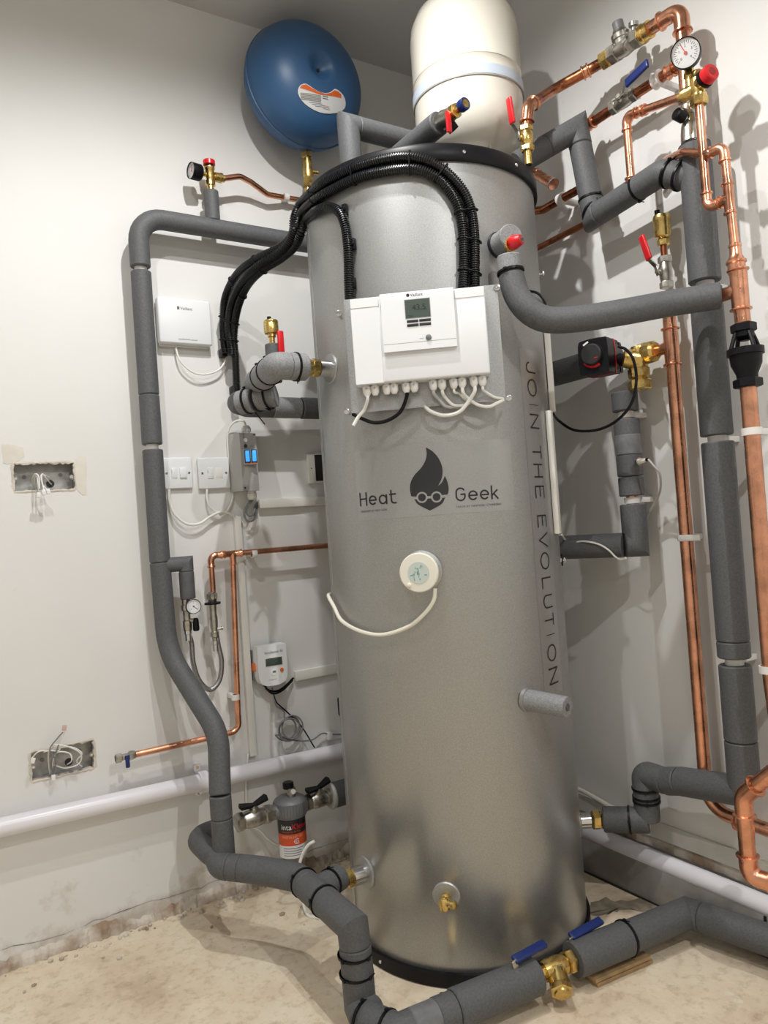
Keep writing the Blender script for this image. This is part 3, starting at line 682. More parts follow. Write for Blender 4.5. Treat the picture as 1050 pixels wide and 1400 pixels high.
W_, H_ = cb[1]-cb[0], cb[3]-cb[2]
def cr(a, b_, c, d): return (cb[0]+W_*a, cb[0]+W_*b_, cb[2]+H_*c, cb[2]+H_*d)
b = B(); pbox(b, cr(.004, .215, .885, .995), .0395, .0412, .0006, 1); b.build('left_top_cover', 'white', ct); b = B(); pbox(b, cr(.777, .996, .885, .995), .0395, .0412, .0006, 1); b.build('right_top_cover', 'white', ct)
pbox(B(), cr(.004, .215, .0, .875), .0385, .0405, .0006, 1).build('left_panel', 'white', ct)
fp_ = prect((519, 411), (620, 393), (624.5, 473), (526, 482), .048); 
b = B(); pbox(b, (fp_[0]-.002, fp_[1]+.001, fp_[3]-.016, fp_[3]+.007), .04, .0478, .002); hdr = b.build('header', 'white', ct)
b = B(); r = fp_; nb = 14; poly = [(r[0], r[2]), (r[1], r[2])]+[(r[1]+(r[0]-r[1])*k/nb, r[3]-.001-.0055*math.sin(PI*k/nb)) for k in range(nb+1)]
b.prism(poly, PO+PN*.041, PU, Z_, PN, .0075); flp = b.build('front_flap', 'white', ct)
b = B(); pbox(b, (r[0]+.001, r[1]-.001, r[2]+.0148, r[2]+.0153), .0485, .0487); b.build('flap_groove', 'inkg', flp, 0)
lc = prect((553, 411), (587, 407), (588.5, 432), (555, 436), .0487)
pbox(B(), (lc[0]-.0012, lc[1]+.0012, lc[2]-.0012, lc[3]+.0012), .0483, .0489).build('screen_bezel', 'greyp', flp, 0); pbox(B(), lc, .0487, .0492).build('screen', 'lcd', flp, 0)
def PT(u, v, o): return PO+PU*u+Z_*v+PN*o
txt(flp, '43,5', PT(lc[0]+(lc[1]-lc[0])*.28, lc[2]+.015, .0493), PU, Z_, .016, 'lcdink', 'screen_digits')
txt(flp, 'bar', PT(lc[0]+(lc[1]-lc[0])*.75, lc[2]+.015, .0493), PU, Z_, .005, 'lcdink', 'screen_digits')
txt(flp, 'Menu', PT(lc[0]+.004, lc[2]+.003, .0493), PU, Z_, .005, 'lcdink', 'screen_digits')
txt(hdr, 'Vaillant', PT(avg(fp_[0], fp_[1])-.013, fp_[3]-.0035, .0479), PU, Z_, .0085, 'ink', 'maker_name')
B().lathe([(0, .0032), (.0004, .0032)], PT(avg(fp_[0], fp_[1])-.0175, fp_[3]-.0005, .0478), PN, 16).build('maker_mark', 'ink', hdr)
for i, vv in enumerate((lc[2]-.0088, lc[2]-.0168)):
    for j in range(2):
        a = lc[0]+.0015+j*(lc[1]-lc[0])*.5; w_ = (lc[1]-lc[0])*.47; pbox(B(), (a, a+w_, vv, vv+.0052), .0485, .0498, .0012).build('key', 'rubber', flp)
kc = puv(586, 461, .049); B().lathe([(0, .0058), (.002, .0056), (.003, .004)], PT(kc[0], kc[1], .0485), PN, 20).build('round_key', 'greyd', flp)
txt(flp, 'reset', PT(kc[0]-.018, kc[1]-.002, .0488), PU, Z_, .004, 'inkg', 'key_caption')
GL = [501.5, 512.5, 528.5, 538.5, 555, 566, 592, 604, 620, 631.5, 647.5, 659]; GP = []
for x in GL:
    y = 531-(x-501)*.104; u, v = puv(x, y, .022); v = cb[2]; o = PT(u, v, .022); g = B()
    g.lathe([(0, .006), (-.003, .006), (-.0031, .0088), (-.0145, .0084), (-.021, .005), (-.0215, .0030)], o, Z_, 12); g.build('cable_gland', 'clip', ct, 30); GP.append(o-Z_*.016)
    B().lathe([(0, .0024), (.002, .0024)], o-Z_*.007+PN*.0075, PN, 8).build('gland_screw', 'greyp', ct)
def hug(px, off=.01): return [AC(x, y, CR+off) for x, y in px]
cable('controller_cable', 'short white cable end from the leftmost gland under the controller', [GP[0], GP[0]-Z_*.012+PN*.002, PP(498, 560, .012), PP(490, 570, .012), PP(483, 582, .014)], .0036)
cable('controller_cable', 'black cable looping from the fifth gland to the lower left of the plate', [GP[4], GP[4]-Z_*.012, PP(548, 562, .012), PP(532, 574, .008), PP(512, 578, .003), PP(494, 572, -.003), PP(482, 566, -.006)], .0038, 'blackp')
cable('controller_cable', 'grey-white cable curving from the seventh gland under the plate', [GP[6], GP[6]-Z_*.012, PP(600, 546, .012), PP(610, 556, .01), PP(628, 556, .004), PP(640, 553, -.004)], .0036, 'greyp')
cable('controller_cable', 'pale cable curving from the eighth gland under the plate', [GP[7], GP[7]-Z_*.012, PP(610, 545, .012), PP(620, 554, .01), PP(634, 554, .002), PP(645, 549, -.005)], .0034, 'white2')
cable('controller_cable', 'thin white cable from the ninth gland dropping right', [GP[8], GP[8]-Z_*.012, PP(628, 538, .008), PP(636, 546, .004), PP(650, 550, -.004)], .0026)
cable('controller_cable', 'white cable sweeping right from the tenth gland to the plate corner', [GP[9], GP[9]-Z_*.014+PN*.002, PP(638, 543, .014), PP(652, 553, .012), PP(668, 556, .008), PP(680, 551, .002), PP(690, 546, -.004)], .0036)
cable('controller_cable', 'white cable hanging in the widest loop below the controller', [GP[10], GP[10]-Z_*.014+PN*.003, PP(641, 548, .018), PP(628, 563, .018), PP(608, 568, .016), PP(590, 563, .008), PP(580, 555, -.004)], .0038)
cable('controller_cable', 'thin white cable from the rightmost gland to the plate corner', [GP[11], GP[11]-Z_*.012, PP(664, 536, .01), PP(676, 543, .006), PP(688, 545, -.002)], .0028)

# ================================================================== black conduits
def conduit(pts, r, label, ridge=True, group=None):
    p = spline(pts, 6); L = alen(p)[-1]; P = []; R = []; k = 0; t = 0
    pit = .0048
    while t < L:
        for dt, rr in ((0, r), (.0022, r), (.0027, r*.77), (.0043, r*.77)):
            if t+dt < L: q, _ = along(p, t+dt); P.append(q); R.append(rr if ridge else r)
        t += pit
    o = B().sweep(P, R, 12).build('cable_conduit', 'blackc', None, 60); tag(o, label, 'conduit', group); return p
rc = .0108
c1 = hug([(649, 392), (649, 370), (649, 345), (648, 315), (644, 288), (636, 266), (624, 249), (606, 232), (584, 220), (560, 215), (530, 217), (490, 228), (452, 245), (428, 262)], .012)
c1 += [AH(411, 278, 1.755), AH(402, 300, 1.765), AH(400, 320, 1.78), AH(385, 337, 1.81), AH(350, 355, 1.87), AH(325, 374, 1.95), AH(309, 404, 2.02), AH(305, 434, 2.05), AH(306, 465, 2.055), AH(309, 484, 2.055)]
c2 = hug([(633, 393), (634, 370), (634, 345), (633, 318), (629, 290), (620, 268), (604, 248), (584, 236), (560, 231), (528, 234), (490, 243), (456, 259), (430, 274)], .012)
c2 += [AH(412, 292, 1.75), AH(404, 312, 1.76), AH(396, 330, 1.785), AH(380, 347, 1.82), AH(350, 366, 1.87), AH(329, 388, 1.94), AH(317, 415, 2.0), AH(312, 445, 2.03), AH(315, 468, 2.035), AH(317, 486, 2.035)]
c3 = hug([(478, 412), (477, 390), (476, 345), (473, 315), (468, 297), (459, 286), (446, 283), (430, 290)], .013)
c3 += [AH(418, 303, 1.74), AH(411, 320, 1.755), AH(403, 337, 1.79), AH(385, 353, 1.83), AH(355, 372, 1.88), AH(336, 394, 1.945), AH(324, 425, 2.0), AH(320, 460, 2.035), AH(322, 495, 2.04), AH(324, 538, 2.045)]
c1 = conduit(c1, rc, 'outermost black corrugated conduit arching over the cylinder top from the controller'); c2 = conduit(c2, rc, 'inner black corrugated conduit arching below the outer one over the controller'); c3 = conduit(c3, rc*.98, 'short-arched black conduit rising from the controller left corner')
for i, (x, y) in enumerate(((647, 372), (641, 332), (640, 290), (603, 240), (560, 222), (488, 234), (430, 266))):
    a = min(c1, key=lambda p: (Vector((p - CAM).normalized())-ray(x, y).normalized()).length); k = c1.index(a); q = c2[min(range(len(c2)), key=lambda j: (c2[j]-a).length)]
    d = (c1[min(k+1, len(c1)-1)]-c1[k-1]).normalized(); mid = (a+q)/2; w_ = (a-q).normalized(); n = d.cross(w_).normalized(); R = rc+.0012; g = (a-q).length/2
    loop = [mid+w_*(g+R*math.cos(t))+n*(R*math.sin(t)) for t in [PI*j/8-PI/2 for j in range(9)]]+[mid-w_*(g+R*math.cos(t))-n*(R*math.sin(t)) for t in [PI*j/8-PI/2 for j in range(9)]]
    b = B(); b.sweep(loop+[loop[0]], .0016, 6); b.box(mid+w_*(g+R+.001), (.006, .005, .005), (w_, n, d), .001)
    tag(b.build('cable_tie', 'blackp'), 'black cable tie binding the arching conduits, '+('just above the controller', 'near the lower right of the arch', 'at the right shoulder of the arch', 'on the upper right of the arch', 'at the crown of the arch', 'on the upper left of the arch', 'at the left shoulder of the arch')[i], 'cable tie')
for i, (x, y, s) in enumerate(((351, 362, 0), (322, 388, 0), (310, 432, 0), (312, 465, 0))):
    a = min(c1, key=lambda p: ((p-CAM).normalized()-ray(x, y).normalized()).length); q = c3[min(range(len(c3)), key=lambda j: (c3[j]-a).length)]; k = c1.index(a)
    d = (c1[min(k+1, len(c1)-1)]-c1[k-1]).normalized(); mid = (a+q)/2; w_ = (a-q).normalized(); n = d.cross(w_).normalized(); R = rc+.0014; g = (a-q).length/2
    loop = [mid+w_*(g+R*math.cos(t))+n*(R*math.sin(t)) for t in [PI*j/8-PI/2 for j in range(9)]]+[mid-w_*(g+R*math.cos(t))-n*(R*math.sin(t)) for t in [PI*j/8-PI/2 for j in range(9)]]
    b = B(); b.sweep(loop+[loop[0]], .0016, 6); b.box(mid-n*(R+.003), (.007, .006, .006), (w_, n, d), .001)
    tag(b.build('cable_tie', 'blackp'), 'black cable tie on the left wall conduit bundle, '+('nearest the cylinder', 'at the top of its bend', 'half way down its drop', 'lowest of four')[i], 'cable tie')
for i, (x, y) in enumerate(((474, 288), (485, 335), (485, 388))):
    p_, n_ = on_cyl(x, y, .006); tg = Z_.cross(n_).normalized(); t = T('conduit_saddle', 'black plastic saddle holding the short conduit on the cylinder, '+('topmost', 'middle', 'lowest')[i]+' of three', 'clip', p_)
    B().box(p_, (.012, .010, .024), (tg, n_, Z_), .002).build('block', 'blackp', t); B().lathe([(0, .004), (.006, .004)], p_+n_*.003+tg*.002, n_, 10).build('peg', 'blackp', t)
t = T('conduit_clip', 'black square clip on left wall beside the white box cable, holding conduits', 'clip', AY(304, 483, YL)); B().box(AY(305, 483, YL-.015), (.016, .03, .022), None, .002).build('block', 'blackp', t)
t = T('conduit_clip', 'black square clip at the lower end of the conduits above the grey isolator', 'clip', AY(319, 533, YL)); B().box(AY(319, 534, YL-.015), (.014, .03, .022), None, .002).build('block', 'blackp', t)
# ================================================================== blue expansion vessel, high on the left wall
bc = AY(415, 120, 1.84); bv = T('blue_expansion_vessel', 'round flat blue expansion vessel high on the left wall near the ceiling', 'expansion vessel', bc+Y_*.1)
RB = .172
prof = [(-.1115, .042), (-.111, .055), (-.104, .088), (-.085, .127), (-.055, .156), (-.02, .170), (-.004, RB), (.004, RB), (.02, .170), (.05, .157), (.08, .126), (.098, .08), (.102, .03)]
prof = smooth2([(a, b_) for a, b_ in prof], n=3, sharp=(0, 12))[:-3]
prof = [(-.088, .0), (-.0885, .006), (-.0925, .014), (-.100, .024), (-.107, .033)]+prof
B().lathe([(t, max(r, 0)) for t, r in prof], bc, Y_, 72).build('shell', 'vblue', bv, 60)
B().lathe([(-.006, RB-.001), (-.005, RB+.0025), (.005, RB+.0025), (.006, RB-.001)], bc, Y_, 72, caps=False).build('welded_rim', 'vblue', bv)
B().lathe([(-.0915, .004), (-.088, .006)], bc, Y_, 8).build('valve_cap', 'ink', bv)
def face_y(q):  # front surface y offset at radius q
    pr = sorted([(r, t) for t, r in prof if t < -.001]); 
    for (r0, t0), (r1, t1) in zip(pr, pr[1:]):
        if r0 <= q <= r1: return t0+(t1-t0)*(q-r0)/max(r1-r0, 1e-6)
    return -.1
def bface(u, v, off): return V(bc.x+u, bc.y+face_y(math.hypot(u, v))-.0015-off, bc.z+v)
def buv(x, y):
    p = AY(x, y, bc.y-.095)
    for _ in range(5): p = AY(x, y, bc.y+face_y(math.hypot(p.x-bc.x, p.z-bc.z)))
    return p.x-bc.x, p.z-bc.z
lp = [(408, 120), (412, 116), (418, 115), (426, 120), (434, 125), (444, 128), (452, 126), (457, 122), (462, 124), (469, 131), (472, 140), (471, 148), (464, 154), (450, 156), (436, 154), (422, 147), (412, 138), (407, 128)]
lp = [buv(x, y) for x, y in lp]; stk = flat(bv, smooth2(lp, n=2), bface, .0006, 'paper', 'label_sticker', .006)
ls = [(409, 121), (412, 117), (418, 116), (426, 121), (434, 125.5), (444, 129), (452, 127.5), (457, 124), (462, 126), (466, 130), (466, 135), (452, 132), (436, 130), (420, 124)]
flat(stk, [buv(x, y) for x, y in ls], bface, .0012, 'orange', 'orange_band', .006)
a0 = buv(412, 129); 
def lfn(x0, y0, ang):
    u0, v0 = buv(x0, y0); ca, sa = math.cos(ang), math.sin(ang); return lambda u, v, o: bface(u0+u*ca-v*sa, v0+u*sa+v*ca, o)
sl = -.12
def lrow(x0, y0, x1, y1, h, m, n='printed_line', off=.0012):
    (a, c), (d, e) = buv(x0, y0), buv(x1, y1); flat(stk, [(a, c-h), (d, e-h), (d, e), (a, c)], bface, off, m, n)
gl = mat('label_table_grey', (.34, .34, .33), .5)
for k in range(5): lrow(410+k*.3, 127.2+k*2.1, 438.5, 131.2+k*2.1, .0026, gl)
for k in range(3): lrow(422+k*4, 140.2+k*2.6, 440+k*4, 142.8+k*2.6, .0010, 'inkg')
for k in range(3): lrow(440.5, 128.5+k*2.8, 448, 130.2+k*2.8, .0022, 'inkg')
for k in range(3): lrow(441, 144.5+k*2.2, 449+k, 146.5+k*2.2, .0008, 'orange' if k == 0 else 'inkg')
# brass tail under the vessel
bt = T('vessel_service_valve', 'brass service valve hanging under the blue expansion vessel', 'valve', AY(420, 240, 1.86)); c0 = AY(419, 207, 1.86); c1_ = AY(421, 262, 1.86)
B().sweep([c0+Z_*.03, c1_], .009, 16).build('stem', 'brass', bt)
hexnut(bt, c0-Z_*.012, Z_, .0165, .018); B().lathe([(-.03, .013), (-.02, .015), (.012, .015), (.03, .012)], c0-Z_*.05, Z_, 20).build('body', 'brass', bt); hexnut(bt, c0-Z_*.085, Z_, .0155, .02)
B().lathe([(0, .007), (.03, .007)], c0-Z_*.058, V(.9, -.2, 0), 12).build('side_outlet', 'brass', bt); hexnut(bt, c0-Z_*.1, Z_, .018, .012)

# ================================================================== cream expansion vessel on the cylinder lid
wc = AH(637, 100, 1.86); wc = V(wc.x, wc.y, 0); wv = T('cream_expansion_vessel', 'large cream upright expansion vessel with a pale blue band on top of the cylinder', 'expansion vessel', wc+Z_*1.73)
RW = .1335; zb = 1.825
zs = AH(637, 100, 1.73).z
pr = [(zb, .03), (zb+.004, .06), (zb+.018, .095), (zb+.042, .121), (zb+.075, .1325), (zb+.10, RW)]
zt_ = AH(600, 15, 1.80).z; z_seam = AH(637, 100, 1.73).z-.005
print('vessel', wc, zt_, z_seam)
pr += [(z_seam-.003, RW), (z_seam, RW+.0005), (z_seam+.001, RW+.003), (z_seam+.022, RW+.003), (z_seam+.03, RW), (z_seam+.050, RW), (z_seam+.051, RW+.0012), (z_seam+.053, RW), (2.135, RW), (2.165, RW-.004), (2.195, .116), (2.22, .09), (2.235, .055), (2.24, .02)]
B().lathe(pr, wc, Z_, 96).build('shell', 'vwhite', wv, 60)
B().lathe([(z_seam+.0, RW+.0035), (z_seam+.024, RW+.0035)], wc, Z_, 96, caps=False).build('blue_band', 'vband', wv)
B().lathe([(z_seam-.003, RW+.0025), (z_seam, RW+.0032)], wc, Z_, 96, caps=False).build('dark_seam', 'greyp', wv)
B().lathe([(1.73, .012), (1.79, .012), (1.80, .044), (1.815, .046), (1.835, .05)], wc, Z_, 24).build('bottom_stem', 'nickel', wv)
b = B()
for k in range(3):
    a = k*2.094+.4; d = V(math.cos(a), math.sin(a), 0); b.box(wc+d*.075+Z_*1.785, (.012, .003, .13), (d, Z_.cross(d), Z_))
b.build('foot_bracket', 'vwhite', wv); B().lathe([(1.729, .085), (1.735, .088), (1.745, .083)], wc, Z_, 40).build('foot_ring', 'vwhite', wv)

# ================================================================== pipes on the lid, left of the vessel
t = T('insulated_lid_pipe', 'grey insulated pipe rising from the cylinder lid, mitred to run right behind', 'pipe', AH(478, 215, 1.70)); a = AH(477, 182, 1.72); zt = AH(477, 172, 1.72).z
foam(t, [V(a.x, a.y, 1.728), V(a.x, a.y, zt), V(a.x, a.y, zt)+V(.022, 0, .0001)], .026); foam(t, [V(a.x+.0225, a.y, zt), V(a.x+.32, a.y, zt)], .0255)
t = T('insulated_lid_pipe', 'grey insulated pipe over the lid pointing at the viewer, ending at a blue-tipped valve', 'pipe', AH(580, 180, 1.6)); e = AH(601, 168, 1.60); st_ = V(e.x-.0, e.y+.26, e.z)
foam(t, [st_, e], .0255); e2 = AH(612, 162, 1.55)
vt = T('drain_valve', 'valve with red lever and blue-ringed brass outlet over the front edge of the lid', 'valve', e); dd = V(.05, -1, .0).normalized()
B().lathe([(-.01, .017), (.02, .019), (.03, .016), (.045, .014)], e, dd, 20).build('body', 'nickel', vt); hexnut(vt, e+dd*.05, dd, .016, .014); B().lathe([(.05, .0095), (.085, .0095)], e, dd, 18).build('outlet', 'brass', vt)
B().lathe([(.07, .0125), (.072, .0130), (.083, .0130), (.085, .012), (.085, .008), (.078, .0075)], e, dd, 24).build('blue_ring', 'blue', vt); B().lathe([(.074, .0075), (.0845, .0075)], e, dd, 16).build('bore', 'ink', vt)
B().lathe([(0, .012), (.03, .012)], e+dd*.02, V(.7, 0, -.7), 14).build('gland', 'blackp', vt)
q = e+dd*.03+V(-.014, -.012, -.004)
b = B(); b.box(q+V(0, -.004, -.020), (.013, .006, .045), (X_, Y_, Z_), .0025); b.box(q+V(.01, -.003, .004), (.03, .006, .013), (V(.86, 0, .5), Y_, V(-.5, 0, .86)), .0025); b.build('lever', 'red', vt)

# ================================================================== left wall: big insulated pipe
RF = .0252; yA = 1.888
la = T('insulated_wall_pipe', 'long grey insulated pipe across the left wall top, bending down in an S', 'pipe', AY(300, 1160, 1.7))
zt = AY(300, 313, yA).z; xv = AY(201, 500, yA).x
foam(la, [V(1.25, yA, zt-.005), V(xv, yA, zt), V(xv, yA, AY(187, 365, yA).z)], RF, .085)
B().sweep([V(xv, yA, AY(187, 361, yA).z), V(xv, yA, AY(187, 373, yA).z)], .011, 14).build('bare_pipe', 'copper_dark', la)
clipwall(la, V(xv, yA, AY(187, 367.5, yA).z), Y_, YL-yA, .012, Z_)
foam(la, [V(xv, yA, AY(187, 371, yA).z), V(xv, yA, AY(200, 540, yA).z)], RF); foam(la, [V(xv, yA, AY(200, 540.5, yA).z), V(xv, yA, AY(203, 608, yA).z)], RF)
clipwall(la, V(xv, yA, AY(204, 611.5, yA).z), Y_, YL-yA, .012, Z_); B().sweep([V(xv, yA, AY(187, 606, yA).z), V(xv, yA, AY(187, 618, yA).z)], .011, 14).build('bare_pipe', 'copper_dark', la)
pA = [V(xv, yA, AY(205, 615, yA).z), V(xv, yA, AY(216, 769, yA).z)]; foam(la, pA, RF)
k0 = V(xv, yA, AY(216, 769.5, yA).z); k1 = AY(225, 892, yA-.005); k2 = AY(299, 1008, 1.73); k3 = AY(301, 1086, 1.70); k4 = AY(303, 1118, 1.70)
foam(la, [k0, V(xv+.004, yA, k1.z), k2+V(0, 0, .01), V(k3.x, 1.70, k3.z)], RF, [.16, .13]); foam(la, [V(k3.x, 1.7, k3.z-.0005), V(k3.x, 1.7, k4.z)], RF); KZ = V(k3.x, 1.7, .232)
foam(la, [V(k3.x, 1.7, k4.z-.0005), V(k3.x, 1.7, .212)], RF)
# stub for the relief group
sx = AY(290, 285, yA).x; foam(la, [V(sx, yA, zt+.018), V(sx, yA, AY(290, 262, yA).z)], .0195, name='stub_sleeve')
# mitred side branch with gauge valve
bz = AY(235, 772, yA).z; bx = AY(254, 772, yA-.012).x; 
foam(la, [V(xv+.012, yA-.004, bz), V(bx, yA-.012, bz), V(bx, yA-.012, bz-.02)], .0188, name='branch_sleeve'); zb_ = AY(255, 819, yA-.012).z
foam(la, [V(bx, yA-.012, bz-.0203), V(bx, yA-.012, zb_)], .0190, name='branch_sleeve')
# relief group
c = V(sx, yA, AY(289, 240, yA).z); rg = T('safety_valve', 'brass safety valve with a red cap on the big grey pipe, top left', 'valve', c)
B().lathe([(-.045, .009), (-.03, .009), (-.028, .013), (-.016, .013), (-.014, .010), (-.004, .012), (.012, .012), (.016, .0145), (.020, .0145)], c, Z_, 20).build('body', 'brass', rg)
B().lathe([(.020, .0115), (.028, .0115)], c, Z_, 18).build('collar', 'blackp', rg); B().lathe([(.026, .0145), (.027, .016), (.038, .016), (.040, .014)], c, Z_, 22).build('cap', 'red', rg)
B().lathe([(0, .008), (.012, .008), (.013, .0125), (.026, .0125), (.027, .0135), (.033, .0135), (.034, .010), (.04, .010)], c-Z_*.002, X_, 20).build('side_outlet', 'brass', rg)
B().lathe([(0, .006), (.022, .006)], c, -X_, 12).build('gauge_tail', 'brass', rg)
gauge('pressure_gauge', 'small black pressure gauge facing left on the red-capped safety valve', c+V(-.054, -.006, .0), V(-1, -.16, 0), .0215, .028, red=True)
cp = T('copper_discharge_pipe', 'thin copper pipe with a dog-leg from the left safety valve towards the cylinder', 'pipe', c+X_*.1)
pts = [c+X_*.036-Z_*.002, AY(328, 241, yA), AY(343, 249, yA+.01), AY(366, 266, yA+.025), AY(388, 270, 1.925), V(1.30, 1.925, AY(410, 270, 1.925).z)]; pipe(cp, pts, .0078, .03)
clipwall(cp, AY(391, 270, 1.925), Y_, YL-1.925, .0085, X_)

# ================================================================== filling loop (left wall)
vz = zb_; gx = bx
c = V(gx-.006, yA-.012, vz-.035); fv = T('filling_valve', 'nickel filling valve with black knob below the mitred grey branch', 'valve', c)
B().lathe([(-.045, .010), (-.035, .0115), (-.02, .0115), (-.018, .009), (.005, .009), (.007, .0125), (.02, .0125), (.022, .0105), (.037, .0105)], c, Z_, 18).build('body', 'nickel', fv)
kn = c+V(.018, -.012, -.030); B().lathe([(-.017, .0060), (-.013, .0085), (.010, .0075), (.014, .006), (.016, .004)], kn, Z_, 14).build('knob', 'blackp', fv); B().lathe([(0, .006), (.02, .006)], c+V(0, 0, -.02), V(.8, -.5, 0), 10).build('side_port', 'nickel', fv)
gauge('pressure_gauge', 'tiny round white-faced gauge beside the S-bend of the big grey pipe', AY(265, 829, yA-.055), (CAM-AY(265, 829, yA-.05)+V(.35, 0, 0)).normalized(), .0185, .014, nd=-40, red=False)
c2_ = AY(292, 845, yA); cv = T('check_valve', 'nickel check valve with a black ring under the short copper elbow, left wall', 'valve', c2_)
B().lathe([(-.062, .006), (-.05, .008), (-.048, .0115), (-.036, .0115), (-.034, .008), (-.02, .010), (0, .0105), (.012, .0085), (.03, .0095), (.048, .0115), (.05, .013), (.06, .013), (.062, .010), (.068, .010)], c2_+Z_*.0, Z_, 18).build('body', 'nickel', cv)
B().lathe([(.036, .010), (.036, .021), (.041, .021), (.041, .010)], c2_, Z_, 24).build('ring_handle', 'blackp', cv); hexnut(cv, c2_+Z_*.057, Z_, .0145, .016, 'nickel'); B().lathe([(0, .004), (.018, .004), (.019, .0055), (.022, .0055)], c2_-Z_*.03, V(.9, -.3, .1), 10).build('drain_spigot', 'nickel', cv)
h0 = c+V(0, 0, -.05); h1_ = c2_-Z_*.065
cable('braided_hose', 'braided steel filling hose hanging in a narrow loop beside the S-bend', [h0, AY(262, 880, yA), AY(264, 905, yA), AY(272, 930, yA), AY(287, 943, yA), AY(300, 930, yA), AY(303, 905, yA), AY(299, 885, yA), AY(295, 865, yA), h1_], .0065, 'braid', n=12, cat='hose')
for q, lbl in ((h0, 'short crimped steel hose end on the left leg of the braided loop'), (h1_, 'short crimped steel hose end on the right leg of the braided loop')):
    tag(B().lathe([(-.02, .0078), (-.004, .0078), (-.003, .0095), (.006, .0095)], q, Z_, 14).build('hose_ferrule', 'chrome'), lbl, 'hose end', None)
# copper network
yc = 1.905; cn = T('copper_filling_pipe', 'copper pipe on the left wall with a tee and a long drop bending left', 'pipe', AY(320, 980, yc))
zc = AY(318, 757, yc).z; xt = AY(318, 757, yc).x; xl = AY(288, 762, yc).x; zc2 = AY(420, 750, yc).z; R1 = .0078
pipe(cn, [V(1.4, yc, zc), V(xl, yc, zc), V(xl, yc, c2_.z+.06)], R1, .018)
elbow(cn, V(xt, yc, zc), V(xl, yc, zc), V(xl, yc, zc-.1), R1, .018, .032); tee(cn, V(xt, yc, zc), X_, -Z_, R1, .052, Lb=.03)
kx = AY(326, 985, yc).x; kz = AY(310, 1003, yc).z; xe = AY(183, 1032, yc).x; ze = AY(183, 1032, yc).z
B().sweep(fil([V(xt, yc, zc), V(kx, yc, AY(325, 975, yc).z), V(kx, yc, kz), V(xe, yc, ze)], [.0, .035]), R1, 18).build('pipe', 'copper', cn, 50)
clipwall(cn, AY(347, 757, yc), Y_, YL-yc, R1+.0005, X_); clipwall(cn, AY(322, 953, yc), Y_, YL-yc, R1+.0005, Z_)
dl = (V(kx, yc, kz)-V(xe, yc, ze)).normalized(); c = V(xe, yc, ze)-dl*.018; ev = T('isolation_valve', 'small nickel isolation valve with blue tab on the left copper pipe end', 'valve', c)
B().lathe([(-.026, .0095), (-.025, .0115), (-.012, .0115), (-.010, .008), (.004, .008), (.006, .0115), (.014, .0115), (.022, .009)], c, dl, 6).build('body', 'nickel', ev, 20)
B().lathe([(-.0262, .0075), (-.02, .0075)], c, dl, 14).build('open_end', 'ink', ev); B().box(c+V(0, -.010, -.010), (.010, .006, .030), None, .002).build('tab', 'blue', ev)

# ================================================================== left wall: electrics
def wrect(x0, x1, y0, y1, d):
    a, b_, c, e = AY(x0, (y0+y1)/2, YL-d), AY(x1, (y0+y1)/2, YL-d), AY((x0+x1)/2, y0, YL-d), AY((x0+x1)/2, y1, YL-d); return a.x, b_.x, e.z, c.z
def wbox(name, m, par, r, d0, d1, bev=.003, seg=2): 
    return B().box(V((r[0]+r[1])/2, YL-(d0+d1)/2, (r[2]+r[3])/2), (r[1]-r[0], d1-d0, r[3]-r[2]), None, bev, seg).build(name, m, par)
r = wrect(217, 289, 408.5, 470, .03); gw = T('gateway_box', 'square white gateway box on the left wall beside the big grey pipe', 'gateway', V(r[0], YL, r[2]))
wbox('housing', 'white', gw, r, .006, .030, .005, 3); wbox('back_shell', 'white2', gw, (r[0]+.004, r[1]-.003, r[2]-.004, r[3]-.006), 0, .012, .003)
fo = V((r[0]+r[1])/2, YL-.0302, 0); txt(gw, 'Vaillant', V(fo.x-.012, fo.y, r[3]-.030), X_, Z_, .011, 'inkg', 'maker_name'); wbox('maker_mark', 'inkg', gw, (fo.x-.0205, fo.x-.0145, r[3]-.030, r[3]-.022), .03, .0304, 0)
txt(gw, 'myVAILLANT connect', V(fo.x-.022, fo.y, r[2]+.010), X_, Z_, .0055, 'inkg', 'small_print')
cable('gateway_cable', 'thin white cable drooping from the square gateway box to the black conduits', [V(AY(240, 470).x, YL-.012, r[2]-.001), AY(241, 478, YL-.014), AY(247, 494, YL-.02), AY(262, 508, YL-.022), AY(280, 512, YL-.022), AY(300, 505, YL-.02), AY(311, 488, YL-.018)], .0026)
def spur(x0, x1, label, sw, hide_left=False):
    r = wrect(x0, x1, 625.5, 668, .01); t = T('fused_spur_switch', label, 'switch', V(r[0], YL, r[2])); cz = (r[2]+r[3])/2; cx = (r[0]+r[1])/2; w_ = r[1]-r[0]
    wbox('faceplate', 'white', t, r, .002, .011, .003, 3); wbox('pattress', 'white2', t, (r[0]+.002, r[1]-.002, r[2]+.002, r[3]-.002), 0, .004, .001)
    wbox('fuse_carrier', 'white', t, (cx-w_*.22, cx-w_*.02, cz-w_*.17, cz+w_*.17), .010, .0125, .001); wbox('fuse_slot', 'inkg', t, (cx-w_*.21, cx-w_*.20, cz, cz+w_*.10), .0124, .0127, 0)
    if sw: wbox('rocker', 'white', t, (cx+w_*.06, cx+w_*.30, cz-w_*.17, cz+w_*.17), .010, .015, .0015)
    else: wbox('neon_cover', 'cable', t, (cx+w_*.05, cx+w_*.27, cz-w_*.16, cz+w_*.16), .010, .0118, .0005)
    for s in (-1, 1): B().lathe([(0, .0032), (.0006, .0032), (.0008, .0025)], V(cx+s*w_*.38, YL-.011, cz), -Y_, 14).build('screw', 'nickel', t)
    return r
